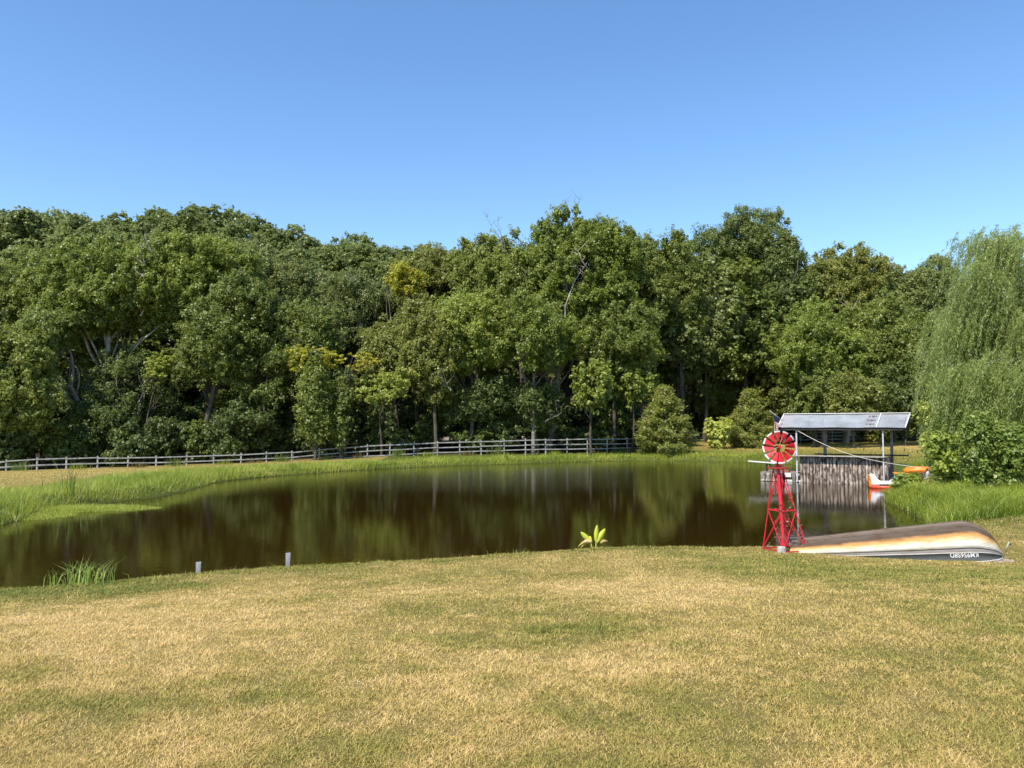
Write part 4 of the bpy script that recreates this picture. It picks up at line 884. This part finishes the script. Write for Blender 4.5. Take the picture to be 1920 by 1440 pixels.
    n4 = n.nodes.new('ShaderNodeTexNoise'); n4.inputs['Scale'].default_value = 3.2; n4.inputs['Detail'].default_value = 9; n4.inputs['Roughness'].default_value = .75; n.links.new(mp4.outputs[0], n4.inputs[0])
    r4 = ramp(n, [(.44, (1,1,1)), (.56, (.86,.78,.62)), (.68, (.5,.38,.24))]); n.links.new(n4.outputs[0], r4.inputs[0])
    mx3 = n.nodes.new('ShaderNodeMix'); mx3.data_type = 'RGBA'; mx3.blend_type = 'MULTIPLY'; mx3.inputs['Factor'].default_value = .8; n.links.new(mx2.outputs[2], mx3.inputs[6]); n.links.new(r4.outputs[0], mx3.inputs[7])
    p = n.nodes.new('ShaderNodeBsdfPrincipled'); p.inputs['Roughness'].default_value = .8; p.inputs['Specular IOR Level'].default_value = .2; n.links.new(mx3.outputs[2], p.inputs['Base Color'])
    b = n.nodes.new('ShaderNodeBump'); b.inputs['Distance'].default_value = .004; n.links.new(ns.outputs[0], b.inputs['Height']); n.links.new(b.outputs[0], p.inputs['Normal'])
    n.links.new(p.outputs[0], out.inputs[0])
    hull = np_mesh('hull', np.array(V), [F4], m, vtint=vt, parent=root, smooth=True)
    # transom
    m_ = MB(); ring = [(0.002, a * wg(0) * .995, b_ * hh(0) * .99) for a, b_, c in full]; m_.add(ring, [tuple(range(len(ring)))])
    TR = surf('transom_paint', (.3,.27,.24), (.45,.4,.35), 8, .6); m_.build('transom', TR, root)
    # gunwale rim
    m_ = MB(); RM = surf('rim_metal', (.45,.44,.42), (.6,.58,.56), 10, .5)
    for s_ in (-1, 1): m_.tube([(t * L, s_ * (wg(t) + .006), .012) for t in ts], .013, 6)
    m_.build('gunwale', RM, root, smooth=True)
    KB = surf('brown_keel_paint', (.07,.052,.04), (.13,.1,.075), 9, .85, spec=.2)
    # keel strip and two strakes on the bottom
    for fr, nm_ in ((0, 'keel'), (-.45, 'strake'), (.45, 'strake')):
        m_ = MB(); zf = float(np.interp(abs(fr), [0, .02, .3, .5], [1.03, 1.03, .96, .93]))
        m_.tube([(t * L, fr * wg(t), zf * hh(t) + .004) for t in ts if t < .97], .009, 5); m_.build(nm_, KB, root, smooth=True)
    m_ = MB(); r_ = random.Random(9)
    for k in range(46):
        t = .04 + k * .0205; h = hh(t); zf = .285 * h - .02; m_.box((t * L, -wg(t) * .99 - .002, zf), (.006, .004, .006))
    m_.build('rivet_row', KB, root)
    # registration number, upside down because the boat is
    cu = bpy.data.curves.new('number', 'FONT'); cu.body = 'KM956S8D'; cu.size = .105; cu.space_character = 1.06; cu.offset = .0022; cu.extrude = 0
    to = bpy.data.objects.new('tmp', cu); col.objects.link(to); bpy.context.view_layer.update()
    me = bpy.data.meshes.new_from_object(to.evaluated_get(bpy.context.evaluated_depsgraph_get())); bpy.data.objects.remove(to)
    vs = np.array([v.co[:] for v in me.vertices]); wtot = vs[:, 0].max()
    x0 = .868 * L; res = []
    for v in vs:
        xl = x0 - v[0] * (.47 / wtot); zf = .075 + (.095 - v[1]) * 1.1; t = xl / L; h = hh(t); w0 = wg(t)
        fr = float(np.interp(zf / h, [0, .2], [1.0, .985])); res.append((xl, -fr * w0 - .006, zf))
    for v, q in zip(me.vertices, res): v.co = q
    me.materials.append(WHT); me.name = 'registration_number'; o = bpy.data.objects.new('registration_number', me); col.objects.link(o); o.parent = root
boat()

# fishing rod in a holder, bits of rubble by the bow
def rod():
    D0 = 14.35; a = P(1880, 1048, D0); z = gz(a.x, D0); root = empty('fishing_rod', (a.x, D0, z), 'fishing rod leaning in the ground just right of the boat bow', 'fishing rod')
    BK = surf('dark_plastic', (.03,.03,.03), (.09,.09,.085), 20, .5); GN = surf('cork_grip', (.2,.2,.14), (.34,.36,.26), 20, .7)
    def q(px, py): r = P(px, py, D0); return Vector((r.x - a.x, 0, r.z - z))
    m_ = MB(); m_.tube([q(1874, 1054), q(1882, 1043), q(1890, 1024)], [.008, .009, .008], 7); m_.build('handle', BK, root, smooth=True)
    m_ = MB(); m_.tube([q(1885, 1034), q(1892, 1016)], [.018, .016], 8); m_.build('grip', GN, root, smooth=True)
    m_ = MB(); m_.tube([q(1891, 1018), q(1899, 998), q(1908, 965)], [.004, .003, .0015], 5); m_.build('blank', BK, root, smooth=True)
    m_ = MB(); c = q(1894, 1020); m_.tube([c + Vector((0, -.02, 0)), c + Vector((0, .03, 0))], .02, 10); m_.build('reel', BK, root, bevel=.003)
    ST = surf('limestone', (.22,.16,.12), (.4,.32,.26), 14, .9, bump=.006)
    r_ = random.Random(3)
    for i, (px, py, s) in enumerate([(1862, 1052, .11), (1852, 1054, .07), (1886, 1045, .12), (1898, 1047, .09), (1874, 1056, .08)]):
        p_ = P(px, py, 14.2 - .05 * i); m_ = MB(); m_.box((0, 0, s * .2), (s * 1.3, s * .8, s * .4), r_.uniform(0, 3), .7); o = m_.build('stone', ST, bevel=s * .12); o.location = (p_.x, p_.y, gz(p_.x, p_.y)); o.rotation_euler = (r_.uniform(-.2, .2), r_.uniform(-.2, .2), 0)
        tag(o, 'pale broken stone lying by the bow of the upturned boat', 'stone', 'pale stones by the boat bow')
rod()

# ------------------------------------------------------------------ floating bar
TH = R(-31)
ex = Vector((math.cos(TH), math.sin(TH), 0)); ey = Vector((-math.sin(TH), math.cos(TH), 0))   # ex along the front to the right, ey to the back
BO = Vector((WX(1498) * 38.5, 38.5, 0))
def solve_t(px, off):
    b_ = BO + ey * off; k = WX(px); return (k * b_.y - b_.x) / (ex.x - k * ex.y)
SL = surf('cedar_slab', (.065,.048,.038), (.32,.25,.2), 3.6, .9, bump=.05, bscale=5, stretch=(2.4, 2.4, .9), lo=.42, hi=.53, c3=(.66,.56,.47))
GZM = surf('galvanised_sheet', (.21,.225,.235), (.37,.385,.4), 1.6, .5, metal=.15, lo=.3, hi=.7)
RST = surf('rusted_sheet', (.4,.4,.41), (.36,.2,.14), 2.2, .5, metal=.3, stretch=(1, 6, 1), lo=.45, hi=.75)
PST = surf('galvanised_post', (.42,.43,.44), (.62,.63,.64), 6, .5, metal=.3)
BLK = surf('tarred_timber', (.02,.018,.016), (.06,.05,.045), 8, .8)
LGT = surf('pale_counter', (.22,.21,.19), (.4,.38,.35), 5, .6)
BWD = surf('brown_deck_wood', (.12,.09,.07), (.28,.22,.18), 3, .85, bump=.006)
def bar_hut():
    root = empty('floating_bar', tuple(BO), 'tin-roofed bar of upright cedar slabs standing at the water', 'bar hut', rz=TH)
    Lw = solve_t(1661, 0); W = 2.0; hw = P(1498, 855, 38.5).z
    r_ = random.Random(12)
    # front slabs, each a half round log of its own width
    def slabs(p0, p1, outv, name):
        x = 0.0; Lx = (p1 - p0).length; d = (p1 - p0).normalized(); k = 0; m_ = MB()
        while x < Lx - .03:
            w_ = min(r_.uniform(.11, .2), Lx - x); c = p0 + d * (x + w_ / 2); dp = r_.uniform(.05, .085); hgt = hw + r_.uniform(-.05, .0) - .0; zz = [-.12, hgt * .2, hgt * .4, hgt * .62, hgt * .8, hgt]
            ring = []
            for z in zz:
                ws = w_ * r_.uniform(.84, 1.02) / 2; dd = dp * r_.uniform(.7, 1.15); sh = r_.uniform(-.008, .008)
                for t in np.linspace(0, math.pi, 7): ring.append(c + d * (-math.cos(t) * ws + sh) + outv * (math.sin(t) * dd) + Vector((0, 0, z)))
            fs = [(i*7+j, i*7+j+1, (i+1)*7+j+1, (i+1)*7+j) for i in range(5) for j in range(6)] + [tuple(35 + j for j in range(7))]
            m_.add(ring, fs); x += w_ + .004; k += 1
        o = m_.build(name, SL, root, smooth=False); return o
    slabs(Vector((0, 0, 0)), Vector((Lw, 0, 0)), Vector((0, -1, 0)), 'front_wall'); slabs(Vector((Lw, 0.02, 0)), Vector((Lw, W, 0)), Vector((1, 0, 0)), 'side_wall')
    m_ = MB(); m_.box((Lw / 2, .035, hw / 2 - .06), (Lw - .02, .05, hw + .1)); m_.box((Lw - .05, W / 2, hw / 2 - .06), (.05, W - .1, hw + .1)); m_.box((.05, W / 2, hw / 2 - .06), (.05, W - .1, hw + .1)); m_.build('inner_wall', BLK, root)
    m_ = MB(); m_.box((Lw / 2 - .1, -.06, hw + .02), (Lw + .1, .56, .035)); m_.build('counter', LGT, root, bevel=.006)
    bz_ = P(1600, 851, 39).z; m_ = MB(); m_.box((2.55, W - .05, hw + .05), (4.3, .45, .06)); m_.build('back_counter', BLK, root, bevel=.005)
    m_ = MB(); m_.box((Lw / 2, W / 2, .16), (Lw - .16, W - .2, .1)); m_.build('floor', BWD, root)
    ze = P(1500, 800.5, 38.5).z - .03; zr = P(1500, 776.5, 39.6).z
    pf = solve_t(1493, -.14)
    for (t, off, w_, mt, zlo) in ((pf, -.14, .07, PST, .05), (solve_t(1655, -.14), -.14, .06, PST, -.3), (solve_t(1546, W), W, .14, GW, -.1), (solve_t(1671, W), W, .12, GW, -.3)):
        m_ = MB(); zt = ze + .05
        m_.bar((t, off, zlo), (t, off, zt), w_, w_); m_.build('post', mt, root, bevel=.004)
    # roof: two corrugated slopes and a ridge cap
    off_e, off_r = -.35, 1.0
    tl_e, tr_e, tl_r, tr_r = solve_t(1457.5, off_e), solve_t(1697.5, off_e), solve_t(1471, off_r), solve_t(1707.5, off_r)
    def slope(o0, z0_, tl0, tr0, o1, z1_, tl1, tr1, name, mt, f0=0., f1=1., lift=0.):
        nn = int(110 * (f1 - f0)) + 2; vs = []
        for i in range(nn):
            f = f0 + (f1 - f0) * i / (nn - 1); dz = .012 * math.cos(i * math.pi) + lift
            for (o_, z_, tl, tr) in ((o0, z0_, tl0, tr0), ((o0+o1)/2, (z0_+z1_)/2 - .012, (tl0+tl1)/2, (tr0+tr1)/2), (o1, z1_, tl1, tr1)): vs.append((tl + (tr - tl) * f, o_, z_ + dz + (.01 * math.sin(f * 17) if o_ == o0 else 0)))
        m_ = MB(); m_.add(vs, [(3*i+j, 3*i+3+j, 3*i+4+j, 3*i+1+j) for i in range(nn-1) for j in (0, 1)]); o = m_.build(name, mt, root)
        so = o.modifiers.new('thick', 'SOLIDIFY'); so.thickness = .006; return o
    slope(off_e, ze, tl_e, tr_e, off_r, zr, tl_r, tr_r, 'roof_sheet', RST, 0, .085); slope(off_e, ze, tl_e, tr_e, off_r, zr, tl_r, tr_r, 'roof_sheet', GZM, .085, .70, .004)
    slope(off_e, ze, tl_e, tr_e, off_r, zr, tl_r, tr_r, 'roof_sheet', GZM, .69, .78, .012); slope(off_e, ze, tl_e, tr_e, off_r, zr, tl_r, tr_r, 'roof_sheet', GZM, .78, 1.0, .004)
    slope(2.35, ze, tl_e, tr_e, off_r, zr, tl_r, tr_r, 'roof_sheet', GZM, 0, 1)
    m_ = MB(); m_.bar((tl_r - .02, off_r - .05, zr + .012), (tr_r + .02, off_r - .05, zr + .012), .16, .035); m_.build('ridge_cap', WHT, root, bevel=.01)
    m_ = MB(); m_.bar((tr_e, off_e, ze + .01), (tr_r, off_r, zr + .012), .05, .04); m_.bar((tl_e, off_e, ze + .012), (tl_r, off_r, zr + .014), .05, .04)
    pq = lambda f: (Vector((tl_e + (tr_e-tl_e)*f, off_e, ze + .02)), Vector((tl_r + (tr_r-tl_r)*f, off_r - .1, zr + .0)))
    a, b_ = pq(.785); m_.bar(a, b_, .04, .02); m_.build('edge_trim', WHT, root)
    # beams and rafters under the sheets
    m_ = MB(); m_.bar((tl_e + .15, off_e + .1, ze - .06), (tr_e - .12, off_e + .1, ze - .06), .07, .13); m_.bar((tl_e + .1, 2.2, ze - .06), (tr_e - .1, 2.2, ze - .06), .07, .13); m_.build('beam', BLK, root)
    for f in (.02, .35, .66, .98):
        m_ = MB(); t0 = tl_e + (tr_e - tl_e) * f; t1 = tl_r + (tr_r - tl_r) * f
        m_.bar((t0, off_e + .06, ze - .03), (t1, off_r, zr - .05), .04, .07); m_.bar((t0, 2.25, ze - .03), (t1, off_r, zr - .05), .04, .07); m_.bar((t0, off_e + .1, ze - .04), (t0, 2.2, ze - .04), .04, .07); m_.build('rafter', BLK, root)
    # dark punched holes / hail spots in one sheet
    DK = surf('rust_spot', (.12,.09,.08), (.25,.2,.18), 20, .8); m_ = MB()
    for i, fo in enumerate((.22, .5, .8)):
        for j, fs_ in enumerate((.705, .732, .755)):
            f = fs_ + .0; a, b_ = pq(f); c = a.lerp(b_, fo) + Vector((0, 0, .015)); sz = .05 + .03 * (j == 1); dirv = (b_ - a).normalized()
            nrm_ = Vector((1, 0, 0)).cross(dirv)
            m_.add([c + Vector((1, 0, 0)) * sz * math.cos(t) + dirv * sz * .9 * math.sin(t) + nrm_ * .008 for t in np.linspace(0, 2 * math.pi, 9)[:-1]], [tuple(range(8))])
    m_.build('rust_spot', DK, root)
    # landing on the left
    tl = solve_t(1424, 0); root2 = empty('landing_stage', tuple(BO + ex * tl), 'low log-faced landing stage left of the bar', 'jetty', rz=TH); LL = -tl
    m_ = MB(); m_.box((LL / 2 - .05, .95, .45), (LL + .1 - .2, 1.9, .06)); m_.build('deck', BWD, root2, bevel=.005)
    m_ = MB(); ST = surf('mossy_log_end', (.13,.11,.09), (.42,.37,.31), 5, .95, bump=.03, lo=.4, hi=.6); x = 0
    while x < LL * .52:
        w_ = r_.uniform(.16, .34); zz = [.02, .12, .22, .32, .42]; ring = []
        for z in zz:
            for t in np.linspace(0, math.pi, 7): ring.append((x + w_/2 - math.cos(t) * w_/2 * r_.uniform(.9, 1), -math.sin(t) * .09 * r_.uniform(.6, 1.2), z))
        m_.add(ring, [(i*7+j, i*7+j+1, (i+1)*7+j+1, (i+1)*7+j) for i in range(4) for j in range(6)] + [tuple(28 + j for j in range(7))]); x += w_
    m_.build('log_face', ST, root2)
    m_ = MB(); m_.box((LL * .52 / 2, .9, .2), (LL * .52 - .04, 1.7, .36)); m_.build('float_drum', BLK, root2)
    m_ = MB(); m_.box((LL * .70, .0, .34), (.32, .04, .2)); m_.box((LL * .72, .02, .06), (.34, .05, .1)); m_.box((LL * .97, .0, .06), (.26, .05, .09)); m_.box((LL * .95, -.02, .38), (.16, .08, .1)); m_.build('white_panel', WHT, root2, bevel=.004)
    for x, w_ in ((LL * .84, .11), (LL * .88, .06)):
        m_ = MB(); m_.bar((x, -.02, -.3), (x, -.02, .42), w_, .1); m_.build('pile', BWD, root2, bevel=.006)
    m_ = MB(); m_.box((LL * .62, .2, .52), (.4, .3, .1)); m_.build('step_board', surf('dull_red_wood', (.2,.05,.03), (.3,.1,.08), 6, .8), root2)
    # diving board
    zd = P(1430, 869, 38.5).z; t0 = solve_t(1403, .3); t1 = solve_t(1459, .3); root3 = empty('diving_board', tuple(BO + ex * t1), 'white plank sticking out over the water left of the landing stage', 'diving board', rz=TH)
    m_ = MB(); m_.bar((t0 - t1, .3, zd + .05), (0, .3, zd - .04), .3, .05); m_.build('plank', WHT, root3, bevel=.006)
    m_ = MB(); xs = solve_t(1436, .3) - t1; m_.bar((xs, .2, .45), (xs, .2, zd), .05); m_.bar((xs, .42, .45), (xs, .42, zd), .05); m_.bar((-.1, .3, .45), (xs + .1, .3, zd - .05), .05); m_.build('bracket', BLK, root3)
    # flag on a slanted pole
    fr = empty('flag', (0, 0, 0), 'drooping striped flag on a slanted white pole at the left roof corner', 'flag')
    a = P(1466, 788, 38.8); b_ = P(1443, 770, 38.2); m_ = MB(); m_.tube([a, b_], [.025, .014], 8); m_.build('pole', WHT, fr, smooth=True)
    cols = {0: surf('flag_blue', (.01,.018,.05), (.015,.025,.07), 8, .8), 1: surf('flag_red', (.3,.01,.02), (.4,.02,.03), 8, .8), 2: surf('flag_white', (.6,.55,.52), (.7,.66,.62), 8, .8)}
    # cloth hangs in folds from the upper part of the pole
    pt, pb = P(1450, 777, 38.4), P(1459, 784, 38.6); zb_ = P(1456, 812, 38.4).z; nf = 14; grid = []
    for i in range(nf + 1):
        u = i / nf; topp = pt.lerp(pb, u); cx_ = P(1453 + 6 * u, 800, 38.4).x
        rowp = []
        for j in range(9):
            v = j / 8; xx_ = topp.x * (1 - min(1, v * 1.8)) + (cx_) * min(1, v * 1.8); rowp.append(Vector((xx_, 38.4 + .1 * math.sin(i * 1.9 + v * 1.2) * (0.3 + v), topp.z * (1 - v) + zb_ * v)))
        grid.append(rowp)
    for key, nm_ in ((0, 'canton'), (1, 'red_stripes'), (2, 'white_stripes')):
        m_ = MB()
        for i in range(nf):
            for j in range(8):
                cc_ = 0 if j < 3 else (1 if i % 2 else 2)
                if cc_ == key: m_.add([grid[i][j], grid[i+1][j], grid[i+1][j+1], grid[i][j+1]], [(0, 1, 2, 3)])
        o = m_.build(nm_, cols[key], fr, smooth=True); so = o.modifiers.new('thick', 'SOLIDIFY'); so.thickness = .004
    # rope
    RP = surf('rope', (.55,.5,.4), (.72,.68,.58), 30, .8); ra = BO + ex * pf + ey * (-.18); ra.z = P(1497, 806, 38.5).z; rb = P(1728, 877.5, 31.6); pts = []
    for i in range(21):
        t = i / 20; q = ra.lerp(rb, t); q.z -= .42 * math.sin(math.pi * t) * (1 - .25 * t); pts.append(q)
    m_ = MB(); m_.tube(pts, .011, 6); tag(m_.build('mooring_rope', RP, smooth=True), 'pale slack rope from the left bar post down to the bank', 'rope')
    # string of bulbs
    sl = empty('string_lights', (0, 0, 0), 'thin string of small dark bulbs strung over the meadow behind the bar', 'string lights'); m_ = MB(); pts = []; 
    A_ = P(1548, 826, 41); C_ = P(1671, 833, 40.5); E_ = P(1765, 842, 44); seq = []
    for (p0, p1, sg) in ((A_, C_, .25), (C_, E_, .2)):
        for i in range(13): t = i / 12; q = p0.lerp(p1, t); q.z -= sg * math.sin(math.pi * t); seq.append(q)
    m_.tube(seq, .006, 4); m_.build('wire', BLK, sl)
    for q in seq[1::3]:
        m_ = MB(); m_.tube([q, q - Vector((0, 0, .08)), q - Vector((0, 0, .16))], [.012, .03, .012], 7); m_.build('bulb', BLK, sl, smooth=True)
bar_hut()

# ------------------------------------------------------------------ pedal boat
def pedal_boat():
    D0 = 35.2; a = P(1627, 800, D0); x0 = a.x; root = empty('pedal_boat', (x0, D0, 0), 'white and orange pedal boat moored behind the waterside bush', 'pedal boat', rz=R(-16))
    WH = surf('white_plastic', (.74,.74,.76), (.8,.8,.82), 3, .35); OR = surf('orange_plastic', (.8,.2,.02), (.85,.26,.04), 3, .4); RD_ = surf('red_plastic', (.6,.06,.02), (.66,.08,.03), 3, .4); DKP = surf('dark_marking', (.04,.05,.06), (.1,.11,.12), 30, .6)
    L = 2.5
    def loft(secs, name, mat, n_=14):
        vs = []; 
        for (x, zc_, hy, hz) in secs:
            for k in range(n_): t = 2 * math.pi * k / n_; cx, sx_ = math.cos(t), math.sin(t); vs.append((x, hy * abs(cx) ** .6 * (1 if cx > 0 else -1), zc_ + hz * abs(sx_) ** .6 * (1 if sx_ > 0 else -1)))
        fs = [(i*n_+k, i*n_+(k+1)%n_, (i+1)*n_+(k+1)%n_, (i+1)*n_+k) for i in range(len(secs)-1) for k in range(n_)] + [tuple(range(n_))[::-1], tuple((len(secs)-1)*n_+k for k in range(n_))]
        m_ = MB(); m_.add(vs, fs); return m_.build(name, mat, root, smooth=True)
    loft([(.0, .05, .3, .08), (.06, .06, .5, .13), (.4, .05, .62, .13), (L, .05, .62, .13)], 'lower_hull', RD_)
    loft([(.12, .2, .46, .11), (.4, .2, .62, .1), (.9, .2, .62, .1), (1.0, .24, .62, .15), (L - .1, .24, .6, .15), (L, .26, .5, .1)], 'hull', WH)
    # raised bow: tall white prow with an orange front
    m_ = MB(); pf = [(.0, .1), (-.03, .3), (.02, .55), (.12, .63), (.2, .6), (.3, .42), (.45, .3), (.6, .27), (.6, .12)]; nn = len(pf)
    m_.add([(x, -.32, z) for x, z in pf] + [(x, .32, z) for x, z in pf], [tuple(range(nn)), tuple(range(2*nn-1, nn-1, -1))] + [(i, nn+i, nn+(i+1)%nn, (i+1)%nn) for i in range(nn)]); m_.build('prow', WH, root, bevel=.03)
    m_ = MB(); pf = [(-.02, .02), (-.06, .3), (-.03, .54), (.02, .58), (.03, .35), (.07, .05)]; nn = len(pf)
    m_.add([(x, -.335, z) for x, z in pf] + [(x, .2, z) for x, z in pf], [tuple(range(nn)), tuple(range(2*nn-1, nn-1, -1))] + [(i, nn+i, nn+(i+1)%nn, (i+1)%nn) for i in range(nn)]); m_.build('prow_front', OR, root, bevel=.03)
    m_ = MB(); r_ = random.Random(2)
    for i in range(9): m_.box((.34 + i * .045, -.626, .2 + r_.uniform(-.005, .005)), (.03, .01, .05 + .02 * r_.random()), 0)
    m_.build('side_marking', DKP, root)
    m_ = MB(); m_.box((1.35, 0, .48), (.5, 1.1, .3), 0, .9); m_.build('console', WH, root, bevel=.05); m_ = MB(); m_.box((1.35, 0, .66), (.56, 1.14, .05)); m_.build('console_top', OR, root, bevel=.02)
    for sy in (-.3, .3):
        m_ = MB(); m_.box((2.0, sy, .42), (.5, .5, .14)); m_.box((2.3, sy, .66), (.14, .5, .5)); m_.build('seat', WH, root, bevel=.05)
    m_ = MB(); m_.bar((1.2, -.5, .66), (1.05, -.5, .62), .03); m_.build('tie_bar', WH, root)
    loft([(1.45, .78, .2, .03), (1.6, .82, .5, .11), (2.0, .84, .56, .14), (2.5, .83, .56, .13), (2.75, .78, .4, .06)], 'canopy', OR)
pedal_boat()

# wooden edging and a white bench behind the bushes
m_ = MB(); m_.box((0, 0, .2), (1.6, .25, .42)); o = m_.build('timber_edging', surf('brown_timber', (.16,.11,.08), (.34,.25,.19), 5, .9, bump=.01), bevel=.01); q = P(1772, 895, 36); o.location = (q.x, 36, gz(q.x, 36)); o.rotation_euler.z = R(12)
tag(o, 'low brown timber edging behind the right bank bushes', 'timber')
q = P(1912, 884, 34); be = empty('white_bench', (q.x, 34, gz(q.x, 34)), 'white plank bench glimpsed at the right edge behind the bushes', 'bench'); zz_ = q.z - gz(q.x, 34)
m_ = MB(); m_.box((0, 0, zz_), (1.3, .35, .06)); m_.build('seat', WHT, be, bevel=.01)
for sx_ in (-.5, .5):
    m_ = MB(); m_.box((sx_, 0, zz_ / 2 - .04), (.08, .3, zz_ - .03)); m_.build('leg', WHT, be)
